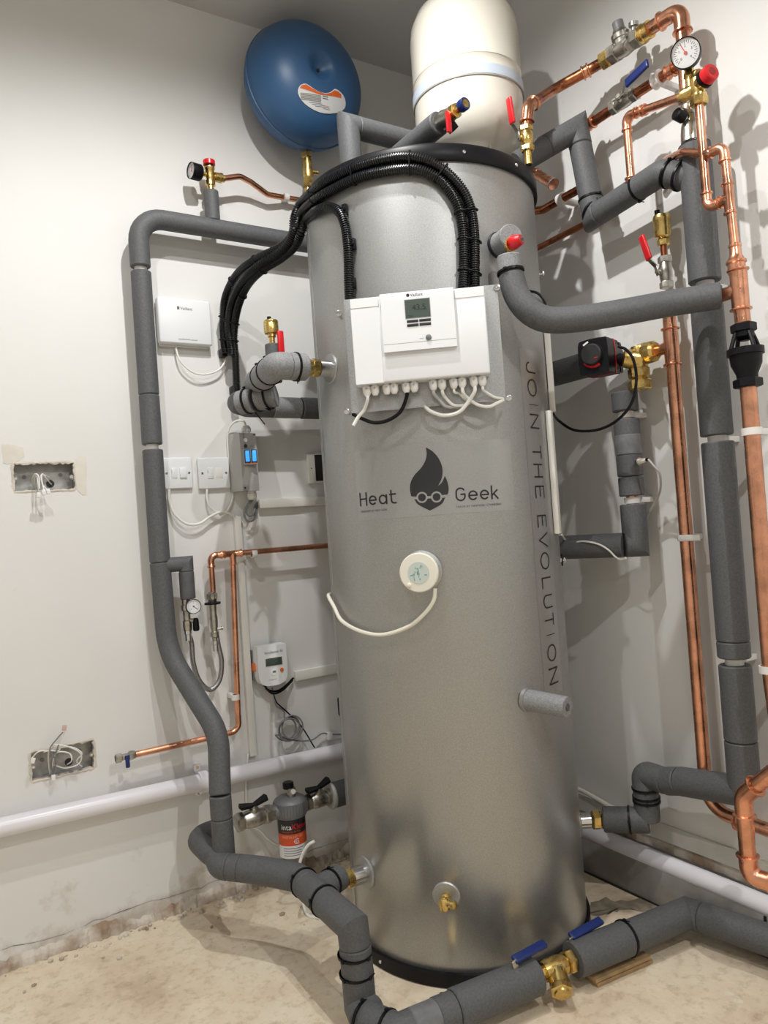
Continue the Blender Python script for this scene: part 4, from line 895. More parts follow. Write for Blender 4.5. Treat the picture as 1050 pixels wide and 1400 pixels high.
r1 = spur(222.5, 263, 'white fused spur switch plate with rocker, touching the big grey pipe', True); r2 = spur(271, 314, 'white unswitched fused spur plate left of the grey isolator box', False)
cable('spur_cable', 'white cable from under the rocker switch plate sweeping right in a low wave', [AY(231, 669, YL-.01), AY(232, 685, YL-.014), AY(239, 703, YL-.018), AY(255, 716, YL-.02), AY(272, 716, YL-.02), AY(288, 706, YL-.018), AY(303, 700, YL-.016), AY(318, 704, YL-.01), AY(325, 712, YL-.004)], .0036)
cable('spur_cable', 'white cable from under the unswitched spur plate curving right', [AY(283, 669, YL-.01), AY(283, 680, YL-.013), AY(287, 693, YL-.015), AY(298, 701, YL-.014), AY(310, 701, YL-.012), AY(324, 706, YL-.004)], .0030)
ib = wrect(322, 353, 592, 671, .055); it = T('isolator_box', 'grey plastic isolator box with two lit blue rocker switches on the left wall', 'switch box', V(ib[0], YL, ib[2]))
b = B(); cxm = (ib[0]+ib[1])/2+.002; b.prism([(0, 0), (ib[1]-ib[0], 0), (ib[1]-ib[0], -.050), (.014, -.060), (0, -.030)], V(ib[0], YL, ib[2]), X_, Y_, Z_, ib[3]-ib[2]); b.build('housing', 'greyp', it, 20)
fr = (ib[0]+.014, ib[1]-.001); hh = ib[3]-ib[2]; wz = ib[2]+hh*.58
fx = lambda x: -.060+(x-fr[0])/(ib[1]-fr[0])*.010
nf = V(-.010, -(ib[1]-fr[0]), 0).normalized(); uf = V(-nf.y, nf.x, 0)
def fpt(u, z, o=0): return V(fr[0], YL-.060, z)+uf*u+nf*o
fw_ = (ib[1]-fr[0]); ax = (uf, nf, Z_)
sws = B().box(fpt(fw_*.52, wz, .001), (fw_*.74, .002, hh*.27), ax, .001).build('switch_surround', 'greyp', it)
for k in (.34, .70): 
    B().box(fpt(fw_*k, wz+.001, .0015), (fw_*.31, .004, hh*.235), ax, .001).build('rocker_well', 'ink', sws)
    B().box(fpt(fw_*k, wz+.002, .004), (fw_*.21, .004, hh*.19), ax, .001).build('rocker', 'bluesw', sws); B().box(fpt(fw_*k, wz-hh*.115, .0025), (fw_*.2, .002, hh*.02), ax, .0005).build('orange_mark', 'orange', sws)
B().lathe([(0, .005), (.001, .005)], fpt(fw_*.3, wz+hh*.19), nf, 14).build('black_button', 'ink', it)
for u, z in ((.78, .96), (.12, .05)): B().lathe([(0, .0025), (.0006, .0025)], fpt(fw_*u, ib[2]+hh*z), nf, 10).build('screw_hole', 'ink', it)
B().lathe([(0, .0055), (.0004, .0055), (.0004, .0045)], fpt(fw_*.3, ib[2]+hh*.87), nf, 16).build('embossed_mark', 'clip', it); txt(it, 'ON', fpt(fw_*.5, wz+hh*.17), uf, Z_, .006, 'inkg', 'printed_mark')
cxi = AY(336, 580, YL-.03).x
for z, s in ((ib[3], 1), (ib[2], -1)): B().lathe([(0, .011), (.006, .011), (.007, .0135), (.018, .0125), (.024, .008)], V(cxi+(.004 if s < 0 else 0), YL-.03, z), Z_*s, 12).build('cable_gland', 'clip', it, 25)
cable('isolator_cable', 'white cable arching from the isolator box top and down its left side', [V(cxi, YL-.03, ib[3]+.02), AY(333, 576, YL-.03), AY(322, 576, YL-.025), AY(313, 586, YL-.015), AY(311, 602, YL-.008), AY(313, 625, YL-.006), AY(317, 655, YL-.006), AY(318, 680, YL-.006), AY(311, 698, YL-.008), AY(300, 704, YL-.012)], .0030)
cable('isolator_cable', 'grey cable looping tightly below the isolator box, outer loop', [V(cxi+.002, YL-.03, ib[2]-.02), AY(334, 700, YL-.03), AY(338, 712, YL-.03), AY(347, 710, YL-.025), AY(350, 698, YL-.015), AY(354, 688, YL-.003)], .0032, 'greyd')
cable('isolator_cable', 'grey cable looping tightly below the isolator box, inner loop', [V(cxi+.007, YL-.03, ib[2]-.02), AY(337, 698, YL-.03), AY(341, 705, YL-.03), AY(347, 702, YL-.025), AY(349, 692, YL-.015), AY(353, 686, YL-.003)], .0030, 'greyd')
# small grey socket behind
r = wrect(425, 437, 619, 660, .03); t = T('small_outlet', 'partly hidden white outlet plate on the left wall at the edge of the cylinder', 'socket', V(r[0], YL, r[2])); wbox('faceplate', 'white2', t, (r[0], r[0]+.085, r[2], r[3]), 0, .014, .003); wbox('screen_slot', 'ink', t, (r[0]+.022, r[0]+.062, r[2]+.006, r[3]-.004), .0135, .0145, 0)
B().lathe([(0, .0018), (.0005, .0018)], V(r[0]+.010, YL-.014, (r[2]+r[3])/2), -Y_, 8).build('screw', 'ink', t)
# white trunkings
def trunk(name, label, x0, x1, z0, z1, d): o = B().box(V((x0+x1)/2, YL-d/2, (z0+z1)/2), (x1-x0, d, z1-z0), None, .0015).build(name, 'white2'); return tag(o, label, 'trunking')
z = AY(400, 692); trunk('cable_trunking', 'upper horizontal white trunking from the isolator box behind the cylinder', AY(352, 690).x, 1.15, AY(380, 694).z, AY(380, 682).z, .016)
trunk('cable_trunking', 'lower horizontal white trunking right of the heat meter', AY(401, 920).x, 1.15, AY(430, 925).z, AY(430, 912).z, .014)
xv0, xv1 = AY(331, 860).x-.006, AY(331, 860).x+.013; trunk('cable_trunking', 'long vertical white trunking below the grey isolator box', xv0, xv1, AY(340, 1033).z, AY(328, 706).z, .016)
# heat meter
r = wrect(353, 392, 882, 936, .05); hm = T('heat_meter', 'white heat meter with a small screen and orange button on the left wall', 'meter', V(r[0], YL, r[2]))
cx, cz = (r[0]+r[1])/2, (r[2]+r[3])/2; w_, h_ = r[1]-r[0], r[3]-r[2]
b = B(); poly = smooth2([(-w_/2, h_/2), (w_/2, h_/2), (w_/2, -h_*.28), (w_*.28, -h_/2), (-w_*.28, -h_/2), (-w_/2, -h_*.28)], n=5, sharp=(0, 1)); b.prism(poly, V(cx, YL-.052, cz), X_, Z_, Y_, .035); hmh = b.build('housing', 'white', hm, 30)
wbox('wall_bracket', 'greyd', hm, (r[0]-.004, r[1]-.006, r[2]+.012, r[3]-.012), 0, .02, .003); wbox('orange_clip', 'orange', hm, (r[0]-.006, r[0]+.001, cz-.014, cz+.008), .016, .034, .002)
wbox('screen', 'lcd', hmh, (cx-w_*.25, cx+w_*.33, cz-.002, cz+h_*.18), .0515, .0535, .001); wbox('screen_rim', 'white2', hmh, (cx-w_*.28, cx+w_*.36, cz-.005, cz+h_*.21), .0505, .0525, .001)
txt(hmh, 'SonoSensor 30', V(cx-w_*.27, YL-.0522, cz+h_*.30), X_, Z_, .0088, 'inkg', 'meter_name'); B().lathe([(0, .0055), (.002, .005)], V(cx+w_*.30, YL-.052, cz-h_*.16), -Y_, 20).build('orange_button', 'orange', hmh)
B().lathe([(0, .009), (.001, .008)], V(cx+w_*.02, YL-.052, cz-h_*.2), -Y_, 20).build('sensor_ring', 'cable', hmh); wbox('logo_block', 'greyd', hmh, (cx-.002, cx+.007, cz-h_*.20, cz-h_*.15), .0525, .0535, 0); txt(hmh, 'C5 ultrasonic', V(cx-w_*.18, YL-.0522, cz-h_*.38), X_, Z_, .0045, 'inkg', 'small_print')
cable('meter_cable', 'black cable curving from under the heat meter to the lower trunking', [AY(362, 937, YL-.03), AY(366, 943, YL-.03), AY(378, 945, YL-.03), AY(390, 938, YL-.02), AY(401, 927, YL-.008)], .0030, 'blackp')
cable('meter_cable', 'second black cable from the heat meter tight under its case', [AY(360, 936, YL-.03), AY(372, 948, YL-.035), AY(386, 944, YL-.03), AY(400, 930, YL-.008)], .0026, 'blackp')
coil = [AY(372, 940, YL-.03), AY(375, 955, YL-.03), AY(378, 965, YL-.03), AY(388, 972, YL-.02)]
cc0 = AY(395, 995, YL-.02)
for k in range(58): a = math.radians(110-k*30); rad = .031+.0055*math.sin(k*.47); coil.append(cc0+V(rad*math.cos(a)+.005*math.sin(k*.21), -.006*math.sin(k*.31), rad*math.sin(a)))
coil += [AY(400, 1012, YL-.02), AY(425, 1012, YL-.02), AY(440, 1003, YL-.015), AY(452, 1004, YL-.012), AY(470, 1004, YL-.01)]
cable('coiled_sensor_cable', 'grey sensor cable wound in a small coil hanging below the heat meter', coil, .0021, 'greyc')
cable('meter_cable', 'thin black cable dropping from the heat meter through the coil to the waste pipe', [AY(373, 945, YL-.03), AY(378, 960, YL-.03), AY(392, 973, YL-.02), AY(412, 993, YL-.02), AY(430, 1022, YL-.02)], .0020, 'blackp')
t = T('pipe_clip', 'small clear plastic clip holding a grey cable above the waste pipe', 'clip', AY(450, 1008)); B().box(AY(450, 1006, YL-.010), (.016, .018, .022), None, .003).build('block', 'clip', t)
b = B(); q = AY(463, 968, YL-.02); b.lathe([(-.012, .03), (.012, .03)], q+X_*.02, X_, 24); tag(b.build('round_black_knob', 'blackp'), 'round black knob barely seen past the left edge of the cylinder', 'knob')
cable('filter_cable', 'white cable running down the wall from the vertical trunking to the filter valve', [AY(339, 1030, YL-.006), AY(337, 1060, YL-.006), AY(337, 1100, YL-.006), AY(341, 1125, YL-.008), AY(355, 1135, YL-.02), AY(368, 1148, YL-.03), AY(385, 1158, YL-.03)], .0035, 'white2')

# ================================================================== white waste pipe on the left wall
RWP = .0215; yw = YL-.036; wp = T('waste_pipe', 'white plastic waste pipe crossing the left wall low down, left to right', 'pipe', AY(230, 1080, yw))
w0, w1 = AY(-60, 1145, yw), AY(300, 1064, yw); sl = (w1-w0); we = w0+sl*((1.35-w0.x)/sl.x); B().sweep([w0-sl*2, w1, V(1.35, yw, we.z)], RWP, 28).build('pipe', 'waste', wp)
cwp = w0+sl*((AY(277, 1068, yw).x-w0.x)/sl.x); ud = sl.normalized()
B().lathe([(-.009, RWP), (-.011, RWP+.006), (.011, RWP+.006), (.009, RWP)], cwp, ud, 32, caps=False).build('saddle_clip', 'waste', wp)
for s in (-1, 1): B().box(V(cwp.x-.004, YL-.007, cwp.z+s*.031), (.018, .014, .02), None, .004).build('clip_ear', 'waste', wp); B().lathe([(0, .004), (.001, .0038)], V(cwp.x-.004, YL-.014, cwp.z+s*.033), -Y_, 12).build('screw', 'brass', wp)
# ================================================================== magnetic filter on the left wall
yF = 1.832; cF = AY(398, 1118, yF); mf = T('magnetic_filter', 'grey canister system filter with black, orange and white label low on the left wall', 'filter', cF-Z_*.09)
zt, zl, zb2 = AY(398, 1098, yF).z, AY(398, 1108, yF).z, AY(398, 1166, yF).z; RFm = .0375
B().lathe([(zb2, .02), (zb2+.004, .029), (zb2+.012, .034), (zb2+.02, .0355), (zl, RFm)], V(cF.x, yF, 0), Z_, 40).build('canister', 'greyd', mf); can = mf.children[0]
b = B(); n = 36; bot, top_ = zl-.004, zl+.028
b.lathe([(bot-.006, .041), (bot, .0435), (top_, .0435), (top_+.004, .041), (top_+.010, .030), (top_+.012, .016)], V(cF.x, yF, 0), Z_, 48)
for k in range(n): a = 2*PI*k/n; d = V(math.cos(a), math.sin(a), 0); b.box(V(cF.x, yF, (bot+top_)/2)+d*.0438, (.0025, .0035, top_-bot-.004), (d, Z_.cross(d), Z_))
b.build('ribbed_cap', 'greyd', mf, 30); zt2 = top_+.010
B().lathe([(zt2, .011), (zt2+.012, .011), (zt2+.013, .013), (zt2+.024, .0125)], V(cF.x+.002, yF-.006, 0), Z_, 16).build('vent_body', 'nickel', mf); B().lathe([(zt2+.022, .0145), (zt2+.036, .0145), (zt2+.038, .012)], V(cF.x-.002, yF-.0, 0), Z_, 16).build('vent_cap', 'blackp', mf)
B().lathe([(0, .0065), (.004, .0065)], V(cF.x+.002, yF-.019, zt2+.017), -Y_, 12).build('white_plug', 'cable', mf)
thF = math.atan2(-cF.y, -cF.x)
def fw2(u, v, off): R = .0362+off; return V(cF.x+R*math.cos(thF+u/R), yF+R*math.sin(thF+u/R), v)
def fl2(z0, z1, m, nm, o=.0012): flat(can, rect(-.045, z0, .052, z1), fw2, o, m, nm, .006)
za, zb3, zc3, zd = zl-.012, zl-.048, zl-.078, zl-.110
redo = mat('label_orange_red', (.62, .085, .02), .45); fl2(zb3, za, 'ink', 'black_label_band'); fl2(zc3, zb3, redo, 'orange_label_band'); fl2(zd, zc3, 'paper', 'white_label_band')
txt(can, 'inta', None, None, None, .020, 'paper', 'label_lettering', 'LEFT', lambda u, v, o: fw2(-.030+u, zb3+.012+v, o+.0014)); txt(can, 'Klean', None, None, None, .020, 'red', 'label_lettering', 'LEFT', lambda u, v, o: fw2(-.0005+u, zb3+.012+v, o+.0014))
txt(can, 'MAGNETIC FILTER', None, None, None, .0062, redo, 'label_small_print', 'LEFT', lambda u, v, o: fw2(-.028+u, zb3+.004+v, o+.0014)); txt(can, 'INSTALLED BY', None, None, None, .009, mat('pale_salmon', (.8, .4, .3), .5), 'label_small_print', 'LEFT', lambda u, v, o: fw2(-.028+u, zb3-.010+v, o+.0014))
for rr_, a0, a1 in ((.0085, 50, 320), (.0045, 0, 360)):
    b = B(); n = 20
    for k in range(n+1): a = math.radians(a0+(a1-a0)*k/n); b.v += [fw2(.012+rr_*math.cos(a), zc3+.011+rr_*.8*math.sin(a), .0018), fw2(.012+(rr_-.0016)*math.cos(a), zc3+.011+(rr_-.0016)*.8*math.sin(a), .0018)]
    for k in range(n): b.f.append((2*k, 2*k+2, 2*k+3, 2*k+1))
    b.build('swirl_mark', 'paper', can, 0)
for k in range(4): flat(can, rect(-.026, zc3-.007-k*.006, .03-(k % 2)*.008, zc3-.0055-k*.006), fw2, .0018, 'inkg', 'printed_line')
dF = X_; lv = AY(345, 1119, yF)
B().lathe([(-.062, .017), (-.050, .019), (-.034, .020), (-.03, .022)], V(cF.x, yF, lv.z), X_, 20).build('side_inlet', 'greyd', mf); hexnut(mf, V(cF.x-.058, yF, lv.z), X_, .0215, .024, 'nickel'); 
rvz = AY(440, 1088, yF).z; 
B().lathe([(.03, .02), (.052, .018)], V(cF.x, yF, lv.z), X_, 20).build('side_outlet', 'greyd', mf)
valve('butterfly_valve', 'nickel ball valve with black butterfly handle left of the canister filter', V(AY(347, 1122, yF).x, yF, lv.z), X_, .0185, .100, V(1, 0, .12), 'blackp', Z_+V(0, -.2, 0), .075, butterfly=True)
valve('butterfly_valve', 'nickel ball valve with black handle between the filter and the cylinder', V(cF.x+.082, yF, lv.z), X_, .0175, .080, V(1, 0, .25), 'blackp', Z_+V(0, -.2, 0), .07, butterfly=True)
t = T('insulated_filter_pipe', 'dark grey insulated pipe from the filter valve behind the cylinder', 'pipe', V(cF.x+.13, yF, 0)); foam(t, [V(cF.x+.124, yF, lv.z), V(cF.x+.4, yF, lv.z)], .034); B().lathe([(0, .034), (.003, .035), (.008, .035), (.01, .033)], V(cF.x+.116, yF, lv.z), X_, 30).build('end_ring', 'greyp', t)

# ================================================================== low insulated run from the S-pipe round to the front floor pipe
RL = .0305; zr = .2; lr = T('insulated_low_pipe', 'grey insulated pipe run above the floor, teed to the lower left cylinder port', 'pipe', AZ(400, 1195, 0))
ks = AZ(293, 1176, zr); sb = AY(262, 1136, yF); 
lt_ = T('insulated_link_pipe', 'grey insulated pipe elbow from the filter valve to the foot of the S-shaped pipe', 'pipe', sb)
foam(lt_, [V(AY(312, 1122, yF).x, yF, lv.z), V(sb.x+.004, yF, lv.z-.005), V(KZ.x-.022, 1.735, .212), V(KZ.x-.004, 1.70, .2)], .0255, .035)
p0 = V(KZ.x-.012, 1.715, .206); p1 = AZ(302, 1184, zr); p2 = AZ(358, 1190, zr); p3 = AZ(408, 1200, zr); p4 = AZ(482, 1266, zr)
foam(lr, [V(KZ.x-.012, 1.725, .212), p0+(p1-p0)*.35, p1, p1+(p2-p1)*.22], .029, .03); foam(lr, [p1+(p2-p1)*.225, p1+(p2-p1)*.5], .0292); foam(lr, [p1+(p2-p1)*.505, p2, p3-(p3-p2)*.02, p3+(p4-p3)*.2], .0295, .04)
foam(lr, [p3+(p4-p3)*.205, p3+(p4-p3)*.52], RL); p5 = V(p4.x+.004, p4.y, .0)
bq = AZ(492, 1384, .052); foam(lr, [p3+(p4-p3)*.525, p4, V(p4.x+.002, p4.y-.001, .165)], RL*.99); foam(lr, [V(p4.x+.002, p4.y-.001, .1645), V(p4.x+.003, p4.y-.003, .052), AZ(500, 1392, .052)], RL)
tj = p3+(p4-p3)*.34; pe = V(PL2.x-.064, PL2.y, zr); foam(lr, [tj, pe], .0275, name='branch_sleeve')
hexnut(lr, V(PL2.x-.046, PL2.y, PL2.z), X_, .0215, .014); hexnut(lr, V(PL2.x-.034, PL2.y, PL2.z), X_, .0195, .012); B().lathe([(0, .015), (.05, .015)], V(PL2.x-.07, PL2.y, PL2.z), X_, 16).build('brass_tail', 'brass', lr)
dp = (p4-p3).normalized(); tie(lr, p3+(p4-p3)*.12, dp, .0298, V(-.7, 0, .6)); tie(lr, p3+(p4-p3)*.52, dp, RL, V(-.9, -.3, .3)); tie(lr, tj+(pe-tj)*.62, (pe-tj), .0278, V(-.3, 0, 1)); tie(lr, V(p4.x+.001, p4.y, .148), Z_, RL, V(-1, -.3, 0)); tie(lr, V(p4.x+.002, p4.y, .112), Z_, RL, V(-1, -.3, 0)); tie(lr, V(p4.x, p4.y, .148), Z_, RL, V(.4, -1, 0)); tie(lr, V(p4.x+.001, p4.y, .112), Z_, RL, V(.4, -1, 0))
cable('floor_cable', 'white cable end poking up behind the low pipe run below the filter', [AZ(436, 1255, .004), AZ(420, 1250, .004), AZ(413, 1225, .03), AY(409, 1190, 1.68), AY(413, 1170, 1.67), AY(421, 1156, 1.66), AY(430, 1150, 1.65)], .0038)

# front floor pipe: along the floor past the cylinder, valves, strainer, then back along the right wall
fy = 1.098; fz = .055; RFl = .0315; fpp = T('insulated_floor_pipe', 'grey insulated pipe on the floor before the cylinder, mitred near the right wall', 'pipe', V(1.0, fy, 0))
q0 = AZ(500, 1392, .052); cnr = V(AZ(940, 1248, fz).x+.0, AZ(940, 1248, fz).y, fz); a0 = AZ(640, 1372, fz); a1 = AZ(745, 1333, fz); dirf = (cnr-a0).normalized(); 
def fp(t): return a0+dirf*t
Lf = (cnr-a0).length
t = T('insulated_floor_tail', 'grey insulated pipe turning off the foot of the low run at the bottom edge', 'pipe', q0); foam(t, [V(p4.x+.012, p4.y-.016, .052), q0+V(.0, 0, 0), AZ(545, 1412, .052), fp(-.10)], .030, .02); tie(t, AZ(497, 1393, .052), AZ(545, 1412, .052)-q0, .0302, Z_); tie(t, AZ(530, 1406, .052), AZ(545, 1412, .052)-q0, .0302, Z_)
sA = (AZ(738, 1338, fz)-a0).dot(dirf); sB = (AZ(785, 1314, fz)-a0).dot(dirf); sC = (AZ(856, 1281, fz)-a0).dot(dirf)
foam(fpp, [fp(-.07), fp(-.03)], .0315); foam(fpp, [fp(-.12), fp(-.065)], .0300, 0, 'tape', 'taped_joint'); foam(fpp, [fp(-.03), fp(sA)], .0345); foam(fpp, [fp(sB), fp(sC)], .0345)
hr = V(-.22, -1, 0).normalized(); endp = AZ(1050, 1285, fz)+(AZ(1050, 1285, fz)-cnr).normalized()*.5
foam(fpp, [fp(sC+.002), cnr, cnr+(endp-cnr).normalized()*.03], .0315); foam(fpp, [cnr+(endp-cnr).normalized()*.0305, endp], .0313)
tie(fpp, fp(sC-.004), dirf, .0345, Z_, 'black_band'); 
B().sweep([fp(sA-.05), fp(sB+.05)], .013, 16).build('bare_pipe', 'brass', fpp)
ys = fp((sA+sB)/2+.002); sr = T('strainer', 'brass Y-shaped strainer between the two sleeves of the front floor pipe', 'strainer', ys)
hexnut(sr, fp(sB-.010), dirf, .0225, .018); B().lathe([(-.030, .018), (-.02, .0205), (0, .022), (.02, .019)], ys, dirf, 20).build('body', 'brass', sr)
bd_ = V(-.50, -.78, -.34).normalized(); B().lathe([(0, .0185), (.030, .0195), (.042, .0205)], ys, bd_, 24).build('branch', 'brass', sr); hexnut(sr, ys+bd_*.048, bd_, .0225, .014); B().lathe([(0, .016), (.004, .014)], ys+bd_*.054, bd_, 20).build('end_cap', 'brass', sr)
txt(sr, 'DN25', ys+bd_*.02+V(.000, -.002, .0200), (dirf-bd_*dirf.dot(bd_)).normalized(), -bd_, .009, 'inkg', 'cast_mark', 'CENTER')
for (x0, y0, x1, y1, lb) in ((702, 1313, 746, 1298, 'flat dark blue valve lever standing over the left sleeve of the front floor pipe'), (780, 1281, 823, 1268, 'flat dark blue valve lever over the right sleeve of the front floor pipe')):
    zz = .105; a = AY(x0, y0, fy+.022); c = AY(x1, y1, fy+.022); t = T('blue_valve_lever', lb, 'valve lever', (a+c)/2); c = V(c.x, a.y, a.z+.003); dd = (c-a).normalized(); w_ = V(0, 1, .35).normalized()
    B().box((a+c)/2, ((c-a).length, .018, .009), (dd, w_, dd.cross(w_)), .0035, 3).build('grip', 'blue', t); b = B(); b.box(a+V(.002, -.004, -.014), (.012, .0035, .034), (V(1, 0, .3).normalized(), Y_, V(-.3, 0, 1).normalized()), .0008); b.build('stem', 'nickel', t)
    B().lathe([(0, .008), (.03, .008)], a+V(.0, -.006, -.045), Z_, 12).build('spindle', 'nickel', t)
t = T('wooden_packer', 'thin plywood packing strips under the right sleeve of the floor pipe', 'packer', V(fp(sC).x-.04, fy-.01, 0)); cpk = fp((sB+sC)/2+.02); cpk = V(cpk.x+.02, cpk.y+.004, 0); side = Z_.cross(dirf)
for k in range(2): B().box(cpk+Z_*(.0045+k*.0092)-dirf*.004*k, (.150, .062, .0075), (dirf, side, Z_), .0008).build('strip', 'wood', t)
nt_ = AZ(438*0+604, 1373, .01); t = T('brass_floor_fitting', 'small tarnished brass fitting lying on the floor behind the front pipe', 'fitting', nt_); B().lathe([(-.02, .007), (-.008, .007), (-.006, .011), (.008, .011)], nt_+Z_*.005, V(.9, .3, .1), 6).build('body', 'brass', t, 20); B().lathe([(0, .007), (.012, .008)], nt_+Z_*.006+V(.004, 0, 0), V(.2, .1, 1), 12).build('outlet', 'brass', t)

# ================================================================== upper left port assembly
RP = .0298; zp = PL1.z; up_ = T('insulated_port_pipe', 'light grey zig-zag insulated pipe with black ties at the upper left cylinder port', 'pipe', V(PL1.x-.1, PL1.y, zp))
B().lathe([(0, .0135), (.05, .0135)], V(PL1.x-.075, PL1.y, zp), X_, 16).build('brass_tail', 'brass', up_); hexnut(up_, V(PL1.x-.038, PL1.y, zp), X_, .0205, .015); hexnut(up_, V(PL1.x-.053, PL1.y, zp), X_, .0185, .012); B().lathe([(-.062, .0165), (-.044, .0165)], V(PL1.x, PL1.y, zp), X_, 16).build('union_ring', 'brass', up_)
xs_ = PL1.x-.062; xk = AY(378, 503, PL1.y).x; A0 = V(xs_, PL1.y, zp); A1 = V(xk, PL1.y, zp); A2 = AY(350, 524, 1.66); A3 = AY(327, 551, 1.68); yb = 1.862; A5 = AY(409, 558, yb); A4 = AY(372, 556, yb)
foam(up_, [A0, V(xk+.03, A1.y, zp)], RP, 0, 'foam_light'); foam(up_, [V(xk+.0295, A1.y, zp), A1, A1+(A2-A1)*.35], RP*.99, .03, 'foam_light'); foam(up_, [A1+(A2-A1)*.355, A2, A2+V(0, 0, -.02)], RP, .02, 'foam_light')
A6 = AY(372, 541, 1.61); foam(up_, [A2, A2+V(.01, .06, -.03), A6+V(.0, .06, .0)], RP*.8, .02, 'foam'); 
foam(up_, [A6+V(.012, .004, .004), A3+(A6-A3)*.45], RP*.96, 0, 'foam_light'); foam(up_, [A3+(A6-A3)*.447, A3], RP*.96, 0, 'foam_light'); foam(up_, [A3+V(-.001, 0, 0), V(AY(338, 558, yb).x, yb, A5.z), V(AY(338, 558, yb).x+.08, yb, A5.z)], RP*.93, .02); foam(up_, [V(AY(338, 558, yb).x+.07, yb, A5.z), V(A5.x, yb, A5.z)], RP*.97, name='elbow_sleeve', m='foam_light'); foam(up_, [V(A5.x+.004, yb, A5.z), V(1.2, yb, A5.z)], RP)
for c, d, rf_ in ((V(xk+.045, A1.y, zp), X_, V(0, -.3, -1)), (A1+(A2-A1)*.3, A2-A1, V(-.3, 0, 1)), (A1+(A2-A1)*.62, A2-A1, V(-.5, 0, 1)), (A6+(A3-A6)*.1, A3-A6, V(0, -.3, -1)), (A6+(A3-A6)*.45, A3-A6, V(-.3, 0, 1)), (A6+(A3-A6)*.75, A3-A6, V(-.3, 0, 1)) ): tie(up_, c, d, RP*.99, rf_)
B().sweep([AY(346, 560, 1.74), AY(362, 580, 1.74)], .0016, 6).build('tie_tail', 'blackp', up_)
va = AY(373, 480, 1.62); t = T('air_vent', 'brass bottle air vent standing behind the light grey port pipe on the left', 'air vent', va)
foam(t, [V(va.x, va.y, zp), V(va.x, va.y, AY(373, 471, 1.62).z)], .018); zq = AY(373, 470, 1.62).z
B().lathe([(0, .007), (.014, .007), (.016, .010), (.022, .010), (.024, .0165), (.030, .0175), (.046, .0175), (.048, .0165), (.05, .0175), (.055, .0165), (.057, .006)], V(va.x, va.y, zq), Z_, 24).build('bottle', 'brass', t); B().lathe([(.056, .005), (.064, .005)], V(va.x-.004, va.y, zq), Z_, 10).build('vent_cap', 'blackp', t)
lvr = AY(384, 470, 1.60); t = T('red_valve_lever', 'red valve lever standing upright in front of the left air vent', 'valve lever', lvr); B().box(lvr, (.016, .008, .062), (X_, Y_, Z_), .0035, 3).build('grip', 'red', t); B().box(lvr-Z_*.036+V(-.004, .004, 0), (.014, .004, .02), None, .001).build('stem', 'nickel', t)

# ================================================================== T&P valve and its insulated discharge pipe
pt_, nt2 = on_cyl(681, 336); tp = T('relief_valve', 'relief valve with a red cone cap in a foam collar on the cylinder', 'valve', pt_)
B().lathe([(-.012, .0275), (.003, .0285), (.005, .0275)], pt_, nt2, 32).build('rim_ring', 'rubber', tp); ntp = nt2.lerp((CAM-pt_).normalized(), .45).normalized(); ntp.z = 0
foam(tp, [pt_+nt2*.002, pt_+nt2*.022, pt_+nt2*.022+ntp*.034], .0255, 0, 'foam_light', 'foam_collar'); c = pt_+nt2*.022+ntp*.034; fc = AP(699, 333, c, ntp); nca = (nt2+V(.35, -.2, .08)).normalized(); 
B().lathe([(0, .0125), (.004, .014), (.007, .0148), (.018, .0118), (.024, .0105), (.0245, .0070)], fc, nca, 24).build('red_cap', 'red', tp); B().lathe([(.0235, .0062), (.0255, .0062), (.0257, .003)], fc, nca, 16).build('cap_screw', 'chrome', tp); B().lathe([(-.006, .0145), (.001, .0145)], fc, ntp, 20).build('brass_rim', 'brass', tp)
dz = c-Z_*.028; B().lathe([(-.02, .010), (.014, .010)], c-ntp*.016-Z_*.026, Z_, 14).build('brass_outlet', 'brass', tp)
td = T('insulated_discharge_pipe', 'grey insulated discharge pipe curving from the red-capped relief valve across to the right wall', 'pipe', pt_)
hd0 = math.hypot(c.x, c.y); xE = 1.372; E1 = AX(985, 404, xE)
pth = [AH(696, 350, hd0), AH(698, 372, hd0), AH(706, 402, hd0-.005), AH(722, 424, hd0-.008), AH(748, 437, hd0), AH(790, 436, hd0+.012), AH(850, 427, hd0+.03), AH(915, 415, math.hypot(E1.x, E1.y)-.01), E1]
pp = spline(pth, 7); foam(td, pp[8:], .0265); foam(td, pp[:8], .0255, 0, 'foam_light'); tie(td, pp[7], pp[8]-pp[6], .0262, V(-1, -.5, 0)); 
cable('spare_wires', 'black twisted wires on the cylinder behind the curved discharge pipe', [on_cyl(718, 398, .004)[0], on_cyl(727, 402, .012)[0], on_cyl(735, 408, .01)[0], on_cyl(741, 416, .008)[0]], .003, 'blackp', cat='cable')
for (x, y, lb) in ((739, 377, 'small steel lug on the right edge of the cylinder, upper'), (772, 765, 'small steel wing fixing on the right edge of the cylinder, lower')):
    p = AC(min(x, 700 if y < 500 else 740), y, CR); th = math.radians(-52.5-0) if 0 else TH(AH(x, y, 1.78)); n_ = V(math.cos(th), math.sin(th), 0); p = V(CC.x, CC.y, AH(x, y, 1.79).z)+n_*CR
    t = T('steel_lug', lb, 'fixing', p); B().lathe([(0, .009), (.002, .009), (.002, .004), (.012, .004)], p, n_, 14).build('stud', 'chrome', t); B().box(p+n_*.009, (.003, .014, .012), (n_, Z_.cross(n_), Z_), .001).build('wing', 'chrome', t)
    if y > 500: B().sweep([p+n_*.003+V(0, 0, .012*0+.012)]+[p+n_*.003+Z_.cross(n_)*(.007*math.sin(a))+Z_*(.012*math.cos(a)) for a in [k*PI/8 for k in range(1, 17)]], .0022, 6).build('loop', 'blackp', t)
